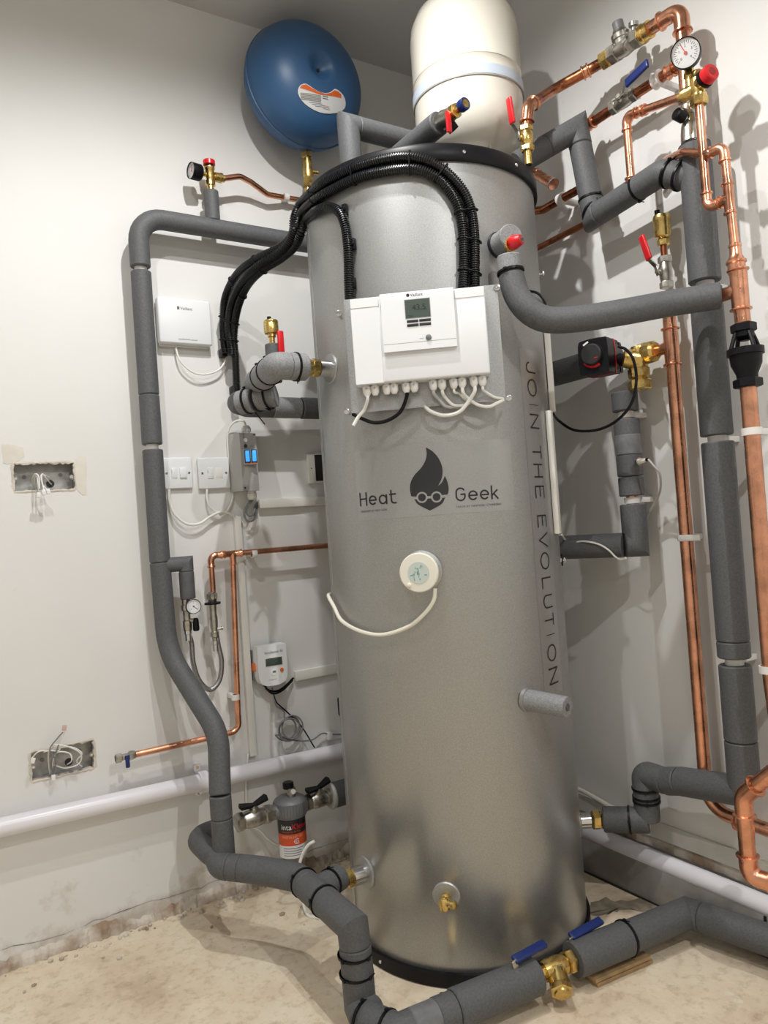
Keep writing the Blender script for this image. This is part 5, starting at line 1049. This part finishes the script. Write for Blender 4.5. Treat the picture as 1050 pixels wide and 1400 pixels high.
# white trunking strips on the cylinder's right side
def cylstrip(x0, y0, x1, y1, w_, d, label, off=0):
    a, c = AC(x0, y0, CR+.0), AC(x1, y1, CR+.0); th = (TH(a)+TH(c))/2; n_ = V(math.cos(th), math.sin(th), 0); tg = V(-math.sin(th), math.cos(th), 0); z0, z1 = AH(x0, y0, 1.77).z, AH(x1, y1, 1.77).z
    o = V(CC.x, CC.y, (z0+z1)/2)+n_*(CR+d/2+.001+off); b = B(); b.box(o, (d, w_, abs(z1-z0)), (n_, tg, Z_), .001); return tag(b.build('cable_trunking', 'white2'), label, 'trunking')
cylstrip(742, 455, 752, 564, .022, .013, 'upper white trunking strip on the right flank of the cylinder', .001); cylstrip(748, 566, 757, 729, .020, .012, 'lower white trunking strip on the right flank of the cylinder')

# ================================================================== right wall: insulated riser and top line
xg = 1.428; RG = .0325; gR = T('insulated_riser', 'tall vertical grey insulated pipe with white clips on the right wall', 'pipe', V(xg, .93, .35))
yg = avg(AX(965, 330, xg).y, AX(988, 720, xg).y, AX(1008, 1000, xg).y); print('yg', AX(965, 330, xg).y, AX(988, 720, xg).y, AX(1008, 1000, xg).y)
def zR(y): px = 965+(y-330)*.071; return AX(px, y, xg).z
def g(z): return V(xg, yg, z)
foam(gR, [g(zR(196)), g(zR(384))], RG); foam(gR, [g(zR(392)), g(zR(595))], RG)
foam(gR, [g(zR(604)), g(zR(876))], RG); foam(gR, [g(zR(876.6)), g(zR(899))], RG*1.01); foam(gR, [g(zR(909)), g(zR(1012))], RG); foam(gR, [g(zR(1013)), g(zR(1078))], RG)
for y in (388, 600, 904): clipwall(gR, g(zR(y)), X_, XR-xg, .0155, Z_); B().sweep([g(zR(y-8)), g(zR(y+8))], .014, 16).build('bare_pipe', 'copper', gR)
B().lathe([(0, RG*.99), (.0005, .02)], g(zR(196)), Z_, 24).build('top_end', 'foam', gR)
# lower leg from the riser back to the cylinder
L1 = AX(880, 1062, xg-.004); zl1 = (AX(940, 1078, xg).z+L1.z)/2; y_l = L1.y; L3 = V(1.415, AX(886, 1130, 1.415).y, PR.z); 
lg = T('insulated_return_pipe', 'grey insulated pipe from the foot of the riser back to the lower right port', 'pipe', V(xg, y_l, PR.z))
zr1 = zR(1082); foam(lg, [g(zr1)+V(0, .0, 0), V(xg, (yg+y_l)/2+.03, zl1+(zr1-zl1)*.4)], RG*.98); foam(lg, [V(xg, (yg+y_l)/2+.0305, zl1+(zr1-zl1)*.4), V(xg, y_l-.06, L1.z+.004)], RG*.96); yld = y_l-.003
foam(lg, [V(xg, y_l-.0595, L1.z+.004), V(xg, y_l, L1.z+.006), V(xg-.004, yld, L1.z-.03)], RG*.93, .012); zk = PR.z+.004
foam(lg, [V(xg-.004, yld, L1.z-.03), V(xg-.006, yld, zk-.0), ], RG*.9)
PE = PR+nr*.062; cnr2 = V(xg-.006, yld, zk); foam(lg, [PE, cnr2-(cnr2-PE)*.03, cnr2+V(0, 0, .0004)], RG*.92)
hexnut(lg, PR+nr*.044, nr, .023, .020); B().lathe([(.05, .0185), (.06, .0185)], PR, nr, 20).build('union_ring', 'brass', lg)
tie(lg, V(xg-.004, yld, L1.z-.026), Z_, RG*.92); tie(lg, V(xg-.004, yld, L1.z-.046), Z_, RG*.92); tie(lg, V(xg-.004, yld, zk+.045), Z_, RG*.92); tie(lg, PE+(cnr2-PE)*.6, cnr2-PE, RG*.94, V(0, -1, .2))
# top: mitred foam line from the cylinder crown to the riser
tl = T('insulated_crown_pipe', 'grey insulated pipe zig-zagging from the cylinder crown to the top of the riser', 'pipe', AX(795, 170, 1.40))
xT = 1.40; T0 = AH(706, 224, 1.80); T1 = AX(789, 176, xT); T2 = AX(812, 296, xT+.01); T3 = AX(905, 236, xg-.02); T4 = V(xg-.01, yg+.012, zR(238)); T1 = V(T1.x, T1.y, T1.z); 
foam(tl, [T0, T0+(T1-T0)*.48], .0275); foam(tl, [T0+(T1-T0)*.483, T1, T1+(T2-T1)*.2], .0275); foam(tl, [T1+(T2-T1)*.203, T1+(T2-T1)*.80], .027); foam(tl, [T1+(T2-T1)*.803, T2, T2+(T3-T2)*.08], .0275); foam(tl, [T2+(T3-T2)*.083, T2+(T3-T2)*.66], .0275)
foam(tl, [T2+(T3-T2)*.663, T3, T3+(T4-T3)*.25], .028, .03); foam(tl, [T3+(T4-T3)*.253, T4+V(.01, -.004, .0)], .0285)
tie(tl, T1+(T2-T1)*.80, T2-T1, .0272, V(0, -1, 0)); tie(tl, T2-(T2-T1)*.05, (T3-T2)+(T2-T1), .029, V(0, -1, 0)); tie(tl, T2+(T3-T2)*.66, T3-T2, .0275, V(0, 0, -1)); tie(tl, T3+(T4-T3)*.25, T4-T3, .0285, V(0, -1, -.3)); tie(tl, T3+(T4-T3)*.7, T4-T3, .029, V(0, -1, -.3))

# copper on the right wall -------------------------------------------------
R28, R22, R15 = .0145, .0115, .0088
xm = 1.425; mc = T('copper_main', 'thick copper pipe over the top of the right wall, dropping to the pressure gauge', 'pipe', AX(930, 60, xm))
m0 = AH(719, 182, 1.74); m1 = AH(722, 146, 1.74); m2 = AX(758, 122, xm-.05); m3 = AX(812, 92, xm); m4 = AX(884, 42, xm); m5 = AX(931, 12, xm); m6 = AX(940, 140, xm-.002)
B().sweep(fil([m0, m1, m2+V(0, 0, 0), m3, AX(838, 76, xm)], [.03, .05, .03]), R22+.001, 18).build('pipe', 'copper_dark', mc, 50); elbow(mc, m0, m1, m2, R22+.001, .024, .036); coupling(mc, m2.lerp(m3, .8), m3-m2, R22+.001, .018)
pipe(mc, [AX(878, 46, xm), m5, m6], R28, .03, m='copper'); elbow(mc, m4, m5, m6, R28, .03, .052)
prv = T('pressure_reducing_valve', 'nickel pressure reducing valve with grey knob in the topmost copper line', 'valve', AX(850, 66, xm)); pa, pb = AX(826, 83, xm), AX(884, 43, xm); dv = (pb-pa).normalized(); pc_ = (pa+pb)/2; Lv = (pb-pa).length
hexnut(prv, pa+dv*.006, dv, .021, .024, 'brass'); hexnut(prv, pa+dv*.030, dv, .0225, .022, 'nickel'); B().lathe([(-.03, .0165), (-.015, .019), (0, .021), (.02, .018)], pc_-dv*.002, dv, 20).build('body', 'nickel', prv); hexnut(prv, pb-dv*.026, dv, .022, .020, 'nickel'); B().lathe([(-.016, .019), (-.012, .021), (-.006, .021), (-.004, .018), (.010, .0195)], pb, dv, 22).build('brass_union', 'brass', prv)
kd = V(-.25, 0, 1).normalized(); B().lathe([(0, .019), (.018, .019), (.02, .021), (.03, .021), (.032, .018), (.04, .014)], pc_-dv*.004, kd, 22).build('bonnet', 'nickel', prv); B().lathe([(.040, .0125), (.056, .0125), (.058, .011)], pc_-dv*.004, kd, 22).build('grey_knob', 'greyd', prv)
B().lathe([(0, .006), (.022, .006), (.023, .011), (.031, .011)], pc_+dv*.026+Z_*.006, V(-.1, -.15, 1), 14).build('side_plug', 'nickel', prv); B().lathe([(0, .0135), (.022, .0145), (.026, .012)], pc_+dv*.004, V(-.3, -.55, -.35), 22).build('cartridge', 'nickel', prv)
# brass valve left end with red lever
c = AH(720, 190, 1.74); bv2 = valve('lever_valve', 'brass valve with upright red lever right beside the cream vessel', c, Z_, .0125, .06, V(-.08, 0, 1), 'red', V(-.95, .1, 0), .088, 'brass', lw=.018)
B().lathe([(-.06, .009), (-.02, .009)], c, Z_, 14).build('tail', 'brass', bv2)
# blue lever line
xb = 1.43; bl = T('copper_middle_line', 'dull copper pipe carrying the blue-lever valve at the top of the right wall', 'pipe', AX(860, 130, xb)); n0, n1 = AX(795, 177, xb), AX(934, 86, xb); dn = (n1-n0).normalized()
pipe(bl, [n0, n1], R22, 0, m='copper_dark'); coupling(bl, AX(808, 168, xb), dn, R22, .02); coupling(bl, AX(917, 97, xb), dn, R22, .02); clipwall(bl, AX(898, 110, xb), X_, XR-xb, R22+.0008, dn); coupling(bl, AX(899, 109, xb), dn, R22*1.15, .02, 'clip', 'clip_collar')
valve('lever_valve', 'nickel valve with a blue angled lever in the middle copper line', AX(853, 138, xb), dn, .013, .075, (dn+Z_*.16-X_*.05).normalized(), 'blue', V(-1, -.15, .12), .098, 'nickel', lw=.021)
# stainless branch below main
ln_ = T('nickel_riser_valve', 'nickel union and valve with black cap on top of the tall grey riser', 'valve', AX(942, 160, xm)); zt1 = AX(940, 118, xm).z; zt2_ = AX(944, 196, xm).z; cx_ = V(xm, AX(941, 150, xm).y, 0); hh = zt1-zt2_
B().sweep([V(xm, cx_.y, zt1), g(zt2_-.01)], .0145, 16).build('pipe', 'nickel', ln_); hexnut(ln_, V(xm, cx_.y, zt1-hh*.2), Z_, .0185, .022, 'nickel'); B().lathe([(-.012, .0165), (.008, .0175), (.012, .014)], V(xm, cx_.y, zt1-hh*.42), Z_, 20).build('collar', 'nickel', ln_); B().lathe([(-.028, .0195), (-.01, .019), (.008, .0165), (.018, .013)], V(xm, cx_.y, zt2_+hh*.25), Z_, 20).build('body', 'nickel', ln_)
q = V(xm, cx_.y, zt1-hh*.60); B().lathe([(0, .009), (.02, .009)], q, V(-.8, .2, .25), 14).build('side_port', 'nickel', ln_); B().lathe([(.016, .0125), (.036, .0125), (.038, .010)], q, V(-.85, .15, .25), 16).build('black_cap', 'blackp', ln_)
# safety group: brass cross with gauge, red knob
xs2 = 1.375; c = AX(954, 118, xs2); sg = T('safety_group', 'brass safety valve group with red knob below the round gauge, top right', 'valve', c); lf = (AX(925, 134, xs2)-c); lf = V(0, lf.y, 0).normalized() if lf.y else Y_
B().lathe([(-.035, .014), (-.033, .0155), (-.018, .0155), (-.016, .012), (.0, .0145), (.014, .0145), (.018, .011), (.03, .010)], c, Z_, 20).build('body', 'brass', sg); hexnut(sg, c-Z_*.030, Z_, .0175, .018)
B().lathe([(0, .012), (.018, .012), (.020, .0135), (.034, .0135), (.036, .010), (.042, .010)], c-Z_*.002, Y_, 20).build('side_inlet', 'brass', sg); B().lathe([(0, .009), (.045, .009)], c+V(.0, .016, 0), Z_, 16).build('gauge_stem', 'brass', sg); hexnut(sg, c+V(0, .016, .032), Z_, .012, .012)
rd = V(-.25, -1, .16).normalized(); B().lathe([(0, .013), (.012, .015), (.018, .0165)], c, rd, 20).build('bonnet', 'brass', sg); B().lathe([(.017, .0185), (.024, .0185)], c, rd, 24).build('black_collar', 'blackp', sg); B().lathe([(.024, .0165), (.026, .018), (.040, .017), (.042, .015)], c, rd, 14).build('red_knob', 'red', sg, 30); B().lathe([(.042, .008), (.0426, .008), (.0426, .005)], c, rd, 14).build('knob_mark', mat('dark_red', (.3, .01, .012), .4), sg)
gc = AX(937, 72, xs2-.03); gauge('pressure_gauge', 'large round white pressure gauge with red needle, top right', gc, (CAM-gc+V(.1, -.2, -.0)).normalized().lerp(V(-.95, -.2, -.1), .45), .0285, .026, ticks=12, nd=115, rim='blackp')
# discharge copper: left branch down into the foam, right branch down to the tee
cl = T('copper_drop_pipe', 'thin copper pipe from the safety group bending down behind the grey crown pipe', 'pipe', AX(860, 200, xs2+.03)); d0 = c+V(0, .036, -.002); d1 = AX(856, 159, xs2+.02); d2 = AX(864, 262, xs2+.02)
pipe(cl, [d0, d1, V(d1.x, d2.y+.0, d2.z)], R15, .022); elbow(cl, d0, d1, d2, R15, .022, .034); coupling(cl, AX(862, 247, xs2+.02), Z_, R15, .014); coupling(cl, d1.lerp(d0, .33), (d0-d1), R15, .012)
xr = 1.375; cd2 = T('copper_discharge_drop', 'copper pipes joining at a small tee, then down to the black tundish', 'pipe', AX(1000, 300, xr)); f0 = c-Z_*.03; ft = AX(997, 274, xr); ya1, ya2 = AX(992, 231, xr), AX(1012, 404, xr); yv = ya1.y; ylow = ya2.y; pv = lambda z: V(xr, ya1.y+(ya2.y-ya1.y)*(z-ya1.z)/(ya2.z-ya1.z), z)
print('yv', AX(993, 230, xr).y, AX(1007, 370, xr).y, f0.y, AX(970, 250, xr).y); fA = V(xr, f0.y, f0.z); fz_ = AX(985, 277, xr).z
pipe(cd2, [fA, V(xr, f0.y, fz_), V(xr, yv, fz_)], R15, .022); elbow(cd2, fA, V(xr, f0.y, fz_), V(xr, yv, fz_), R15, .022, .032)
zT3 = AX(983, 203, xr).z; pipe(cd2, [AX(897, 246, 1.468), AX(910, 219, 1.46), AX(935, 208, 1.385), V(xr, f0.y-.01, zT3), V(xr, yv, zT3), pv(AX(1010, 385, xr).z)], R15, [.03, .03, .022, .02]); elbow(cd2, V(xr, f0.y, zT3), V(xr, yv, zT3), V(xr, yv, 0), R15, .022, .032)
tee(cd2, pv(fz_), Z_, Y_, R15, .062, Lb=.026); zq1 = AX(1008, 352, xr).z; B().lathe([(-.028, R15*1.1), (-.027, R15*1.3), (-.024, R15*1.3), (-.022, R15*1.15), (.0, R15*1.2), (.008, R28*1.1), (.010, R28*1.3), (.014, R28*1.3), (.016, R28*1.12), (.022, R28*1.12)][::-1] and [(-.03, R28*1.12), (-.012, R28*1.12), (-.010, R28*1.3), (-.006, R28*1.3), (-.004, R28*1.1), (.006, R15*1.25), (.020, R15*1.15), (.022, R15*1.35), (.026, R15*1.35), (.028, R15*1.1)], pv(zq1), Z_, 20).build('reducer', 'copper', cd2)
zE = E1.z; tee(cd2, pv(zE), Z_, Y_, R28, .082, R22, .05); yv = AX(1016, 442, xr).y
# black tundish
zu0, zu1 = AX(1013, 442, xr).z, AX(1022, 530, xr).z; tu = T('tundish', 'black plastic tundish with open sides in the copper discharge pipe, right wall', 'tundish', V(xr, yv, zu1)); Hh = zu0-zu1; o = V(xr, yv, zu1)
hexnut(tu, o+Z_*Hh*.92, Z_, .0235, Hh*.14, 'blackp'); hexnut(tu, o+Z_*Hh*.07, Z_, .0265, Hh*.14, 'blackp'); B().lathe([(Hh*.12, .019), (Hh*.2, .0195), (Hh*.36, .028), (Hh*.50, .0295), (Hh*.50, .0335), (Hh*.60, .0335), (Hh*.60, .029), (Hh*.44, .026), (Hh*.3, .016)], o, Z_, 32, caps=False).build('cup', 'blackp', tu)
B().lathe([(Hh*.72, .009), (Hh*.78, .018), (Hh*.88, .0185)], o, Z_, 24).build('top_nozzle', 'blackp', tu)
for k in range(4):
    a = k*PI/2+1.1; d = V(math.cos(a), math.sin(a), 0); B().sweep([o+d*.029+Z_*Hh*.58, o+d*.025+Z_*Hh*.68, o+d*.017+Z_*Hh*.84], .0042, 8).build('rib', 'blackp', tu)
xq = V(xr, yv, zu0+.04); pipe(cd2, [pv(zE), V(xr, yv, zu0-.01)], R28, 0)
# pipe below the tundish
lo_ = AX(1055, 930, xr); dp_ = T('copper_discharge_riser', 'thick copper pipe below the black tundish at the right edge', 'pipe', lo_); bot = V(xr-.0, lo_.y, .52); B().sweep([V(xr, yv, zu1+.004), V(xr, lo_.y, lo_.z), V(xr, lo_.y-.01, .45)], R28+.0008, 20).build('pipe', 'copper', dp_, 50)
for y, xx in ((590, 1028), (915, 1052)): q = AX(xx, y, xr); clipwall(dp_, V(xr, q.y, q.z), X_, XR-xr, R28+.0015, Z_)
# bottom right copper bends
bb = T('copper_floor_bend', 'thick copper pipe with three elbows at the lower right edge', 'pipe', AX(1018, 1130, 1.30)); xk2 = 1.31; b0 = AX(1075, 1042, xk2); b1 = AX(1016, 1088, xk2); b2 = AX(1019, 1203, xk2); b2 = V(xk2, b1.y, b2.z+.01); b3 = V(xk2+.03, b1.y-.16, b2.z+.0)
pipe(bb, [b0+V(0, -.05, .06), b0, b1, b2, b3], R28*1.05, .028); elbow(bb, b0, b1, b2, R28*1.05, .03, .040); elbow(bb, b1, b2, b3, R28*1.05, .026, .042)
# copper riser with vent
xc = 1.448; zc_ = lambda y: AX(918+(y-470)*.0765, y, xc); yk = avg(zc_(500).y, zc_(750).y, zc_(1000).y); print('yk', zc_(500).y, zc_(750).y, zc_(1000).y)
cr_ = T('copper_riser', 'thick vertical copper pipe left of the tall grey riser, bending right near the floor', 'pipe', V(xc, yk, .35)); k = lambda z: V(xc, yk, z)
zbt = AX(990, 1112, xc).z; pipe(cr_, [k(zc_(432).z), k(zbt), V(xc, yk-.5, zbt-.02)], R28, .055); tee(cr_, k(zc_(474).z), Z_, Y_, R28, .085, R22, .045); coupling(cr_, AX(1013, 1124, xc), Y_, R28, .02)
q = zc_(735); clipwall(cr_, k(q.z), X_, XR-xc, R28+.0012, Z_); B().box(k(q.z)-X_*(R28+.004)+V(.002, -.02, 0), (.006, .055, .013), None, .002).build('clip_bar', 'clip', cr_)
pipe(cr_, [k(zc_(440).z), k(zc_(400).z)], R15, 0); zv = zc_(372).z
valve('lever_valve', 'small nickel valve with a long red lever under the right-hand air vent', k(zv), Z_, .0115, .075, V(-.05, .22, 1), 'red', V(-.85, .3, .05), .088, 'nickel', lw=.019)
av = T('air_vent', 'brass bottle air vent above the red lever on the right wall', 'air vent', k(zc_(330).z)); zz = zc_(335).z; B().sweep([k(zc_(360).z), k(zz)], .0075, 14).build('pipe', 'copper_dark', av); hexnut(av, k(zz+.006), Z_, .0135, .014); B().lathe([(.012, .008), (.018, .0165), (.024, .018), (.052, .018), (.054, .0195), (.060, .0195), (.066, .018), (.068, .008)], k(zz), Z_, 24).build('bottle', 'brass', av); B().lathe([(.062, .006), (.082, .006)], k(zz)+V(0, .010, 0), Z_, 12).build('vent_cap', 'blackp', av)
# lines behind the cylinder crown
bh = T('copper_line', 'copper pipe with white clip emerging behind the cylinder just under the crown, right side', 'pipe', AX(765, 272, 1.45)); pipe(bh, [AX(700, 292, 1.44), AX(742, 287, 1.44), AX(768, 272, 1.44), AX(806, 251, 1.44)], .0105, .03, m='copper_dark'); clipwall(bh, AX(767, 273, 1.44), X_, XR-1.44, .012, Y_); coupling(bh, AX(768, 272, 1.44), AX(790, 260, 1.44)-AX(768, 272, 1.44), .0105, .018, 'clip', 'clip_collar')
bh = T('copper_line', 'thin copper pipe low behind the mitred grey pipe on the right wall', 'pipe', AX(780, 318, 1.48)); pipe(bh, [AX(700, 357, 1.48), AX(830, 291, 1.48)], .008, 0, m='copper_dark')
wj = T('copper_elbow_joint', 'pinkish copper fitting held with wire right of the cylinder crown', 'fitting', AX(742, 247, 1.42)); q0, q1 = AX(724, 232, 1.42), AX(757, 252, 1.42); dq = (q1-q0).normalized()
B().lathe([(0, .011), (.03, .011), (.031, .0145), (.036, .0145), (.038, .0125), ((q1-q0).length-.012, .0125), ((q1-q0).length-.010, .0145), ((q1-q0).length, .0145)], q0, dq, 18).build('body', 'copper', wj); B().lathe([(-.001, .0155), (.002, .0155)], q1-dq*.002, dq, 16, caps=False).build('wire_ring', 'greyd', wj)

# ================================================================== diverter valve group
dX = 1.405; hc = AX(811, 487, 1.36); dvt = T('diverter_valve', 'black motorised valve head with round dial and red edge stripes, right of the cylinder', 'valve', hc)
fn_ = (CAM-hc).normalized().lerp(V(-1, .05, 0), .45).normalized(); fn_.z *= .3; fn_.normalize(); su, sv, _ = basis(fn_, Z_); sr_ = -sv
HW, HH, HD = .070, .080, .078
b = B(); pol = smooth2([(-HW/2, -HH*.40), (-HW/2, HH*.36), (-HW*.30, HH/2), (HW*.36, HH/2), (HW/2, HH*.40), (HW/2, -HH*.42), (HW*.36, -HH/2), (-HW*.38, -HH/2)], n=3); b.prism(pol, hc, sr_, su, -fn_, HD); b.build('motor_housing', 'blackp', dvt, 30)
b = B(); b.prism([(x*1.03, y*1.02) for x, y in pol], hc-fn_*HD*.60, sr_, su, -fn_, .0035); b.build('red_stripe', 'red', dvt, 30); b = B(); b.prism([(x*1.0+.002, y*.9) for x, y in pol], hc-fn_*HD, sr_, su, -fn_, .016); b.build('rear_cover', 'blackp', dvt, 30)
B().lathe([(0, .026), (.010, .0245), (.012, .022)], hc+su*.004-sr_*.002, fn_, 28).build('dial', 'rubber', dvt); B().box(hc+fn_*.0125+su*-.006+sr_*.010, (.008, .002, .0008), (sr_, su, fn_)).build('dial_pointer', 'red', dvt, 0)
b = B(); R_ = .031
for kk in range(10): 
    a0 = math.radians(215+kk*9.5); b.v += [hc+fn_*.0006+sr_*(R_*math.cos(a0))+su*(.004+R_*math.sin(a0)), hc+fn_*.0006+sr_*((R_-.006)*math.cos(a0))+su*(.004+(R_-.006)*math.sin(a0))]
for kk in range(9): b.f.append((2*kk, 2*kk+2, 2*kk+3, 2*kk+1))
b.build('red_arc_mark', 'red', dvt, 0)
B().box(hc+fn_*.0005-sr_*HW*.22+su*HH*.40, (.014, .004, .001), ((sr_+su*.5).normalized(), (su-sr_*.5).normalized(), fn_)).build('white_flash', 'cable', dvt, 0)
vb = AX(862, 490, dX); gz = k(zc_(474).z); vb = V(1.435, vb.y, gz.z-.012); B().lathe([(-.03, .017), (0, .021), (.03, .017)], vb, Z_, 20).build('brass_body', 'brass', dvt); B().lathe([(-.02, .021), (.0, .024), (.02, .021)], vb+(hc-vb).normalized()*.015, (hc-vb).normalized(), 20).build('valve_body', 'brass', dvt)
B().sweep([vb, hc-fn_*HD], .015, 14).build('actuator_neck', 'blackp', dvt)
q = AX(882, 482, xc); hexnut(dvt, V(xc-.004, q.y+.006, gz.z), Y_, .0265, .026); B().lathe([(-.034, .019), (-.028, .0245), (-.012, .0255), (.006, .0225), (.014, .020), (.05, .018)], V(xc-.004, q.y-.0, gz.z), Y_, 12).build('union', 'brass', dvt, 25); B().sweep([V(xc, yk+.04, gz.z), V(xc-.004, vb.y, gz.z)], R22, 16).build('copper_stub', 'copper', dvt)
zn = AX(855, 522, 1.425).z; hexnut(dvt, V(1.43, vb.y, zn+.014), Z_, .0245, .024); hexnut(dvt, V(1.43, vb.y, zn-.014), Z_, .027, .024); B().sweep([V(1.43, vb.y, zn-.02), vb], .016, 16).build('down_tail', 'brass', dvt)
# foam down-leg with clips, sensor and mitre back to the cylinder
xd = 1.43; yd = avg(AX(858, 580, xd).y, AX(866, 720, xd).y); vd = T('insulated_coil_pipe', 'grey insulated pipe below the black motorised valve, mitred left to the cylinder', 'pipe', V(xd, yd, .85)); zd_ = lambda y: AX(861+(y-620)*.07, y, xd).z; dq_ = lambda z: V(xd, yd, z)
RD = .0295
foam(vd, [dq_(zd_(536)), dq_(zd_(562))], RD*1.02); foam(vd, [dq_(zd_(573)), dq_(zd_(597))], RD); foam(vd, [dq_(zd_(594)), dq_(zd_(622))], RD*1.03, 0, 'tape', 'taped_joint'); foam(vd, [dq_(zd_(622)), dq_(zd_(651))], RD); foam(vd, [dq_(zd_(652)), dq_(zd_(678))], RD*.98)
for y in (567, 684): clipwall(vd, dq_(zd_(y)), X_, XR-xd, .0155, Z_); B().sweep([dq_(zd_(y-9)), dq_(zd_(y+9))], .014, 14).build('bare_pipe', 'copper', vd)
zm = zd_(744); foam(vd, [dq_(zd_(689)), dq_(zm), dq_(zm)+V(-.02, .016, 0)], RD); foam(vd, [dq_(zm)+V(-.0205, .0164, 0), V(1.30, yd+.28, zm)], RD*.98)
t = T('insulated_coil_inlet', 'dark grey insulated pipe between the cylinder and the back of the black motorised valve', 'pipe', V(1.4, 1.35, 0)); q = AX(790, 502, 1.42); foam(t, [V(1.42, q.y-.12, q.z), V(1.42, q.y+.2, q.z)], .0315)
# sensor
sn = AX(874, 631, xd-.022); ss = T('pipe_sensor', 'small clear-capped sensor plugged into the insulated coil pipe, with a grey lead', 'sensor', sn); sd_ = V(-.25, -1, .05).normalized(); B().lathe([(-.004, .010), (.003, .010)], sn, sd_, 16).build('washer', 'chrome', ss); B().lathe([(.003, .0065), (.016, .0055), (.018, .0045), (.026, .004)], sn, sd_, 12).build('plug', 'cable', ss); B().lathe([(.026, .0042), (.032, .0035)], sn, sd_, 10).build('tip', 'blackp', ss)
se = sn+sd_*.032; cable('sensor_cable', 'grey lead curling from the pipe sensor back behind the insulated coil pipe', [se, AX(893, 636, 1.40), AX(902, 648, 1.41), AX(903, 668, 1.43), AX(897, 685, 1.45), AX(886, 703, 1.46), AX(880, 715, 1.47)], .0025, 'greyp')
cable('actuator_cable', 'black cable looping from the motorised valve head down and back to the white trunking', [AX(846, 474, 1.37), AX(856, 478, 1.36), AX(866, 492, 1.355), AX(870, 520, 1.35), AX(863, 552, 1.345), AX(842, 576, 1.34), AX(815, 588, 1.335), AX(785, 588, 1.335), AX(765, 576, 1.33), AH(756, 566, 1.775)], .0033, 'blackp')
cable('trunking_cable', 'thin white cable waving from the lower trunking strip over the insulated pipe', [AH(768, 731, 1.79), AX(773, 738, 1.34), AX(782, 742, 1.345), AX(798, 740, 1.35), AX(818, 744, 1.36), AX(832, 752, 1.37), AX(841, 761, 1.38), AX(848, 765, 1.38), AX(856, 763, 1.38)], .0022, 'white2')
cable('wall_conduit', 'thin cream pipe clipped along the foot of the right wall behind the cylinder', [AX(770, 1070, 1.485), AX(800, 1083, 1.485), AX(835, 1103, 1.485), AX(880, 1126, 1.485)], .0055, 'cream', cat='pipe')

# white soil pipe lying on the upstand
rp = T('waste_pipe', 'white plastic waste pipe lying along the foot of the right wall', 'pipe', V(1.46, .9, .1)); RW2 = .0215; B().sweep([V(XR-.034, -.3, .092), V(XR-.034, 1.9, .104)], RW2, 32).build('pipe', 'waste', rp)
for x, y in ((1047, 1262),): q = AX(x, y, XR-.054); B().box(V(q.x-.001, q.y, .045), (.003, .005, .085)).build('black_strap', 'ink', rp, 0)

# ================================================================== repeats share a group phrase
GR = {'cable_tie': 'black ties round the conduits', 'conduit_saddle': 'saddles of the short conduit on the cylinder', 'conduit_clip': 'black conduit clips on the left wall', 'controller_cable': 'cables under the white controller',
      'cable_conduit': 'black conduits over the cylinder', 'metal_socket_box': 'empty socket boxes in the left wall', 'loose_wires': 'loose wires in the empty socket boxes', 'filler_patch': 'filler smears round the upper socket box',
      'fused_spur_switch': 'white fused spur plates', 'spur_cable': 'cables of the white spur plates', 'isolator_cable': 'cables of the grey isolator box', 'meter_cable': 'cables of the heat meter', 'cable_trunking': 'white cable trunkings',
      'butterfly_valve': 'valves beside the canister filter', 'hose_ferrule': 'ends of the braided hose', 'air_vent': 'brass bottle air vents', 'blue_valve_lever': 'blue levers over the floor pipe', 'steel_lug': 'steel lugs on the right edge of the cylinder',
      'pressure_gauge': 'round pressure gauges', 'waste_pipe': 'white waste pipes', 'lever_valve': 'lever valves on the right wall', 'insulated_lid_pipe': 'insulated pipes on the lid', 'copper_line': 'copper lines behind the crown'}
for o in list(S.objects):
    k = o.name.split('.')[0]
    if o.parent is None and k in GR and 'group' not in o: o['group'] = GR[k]
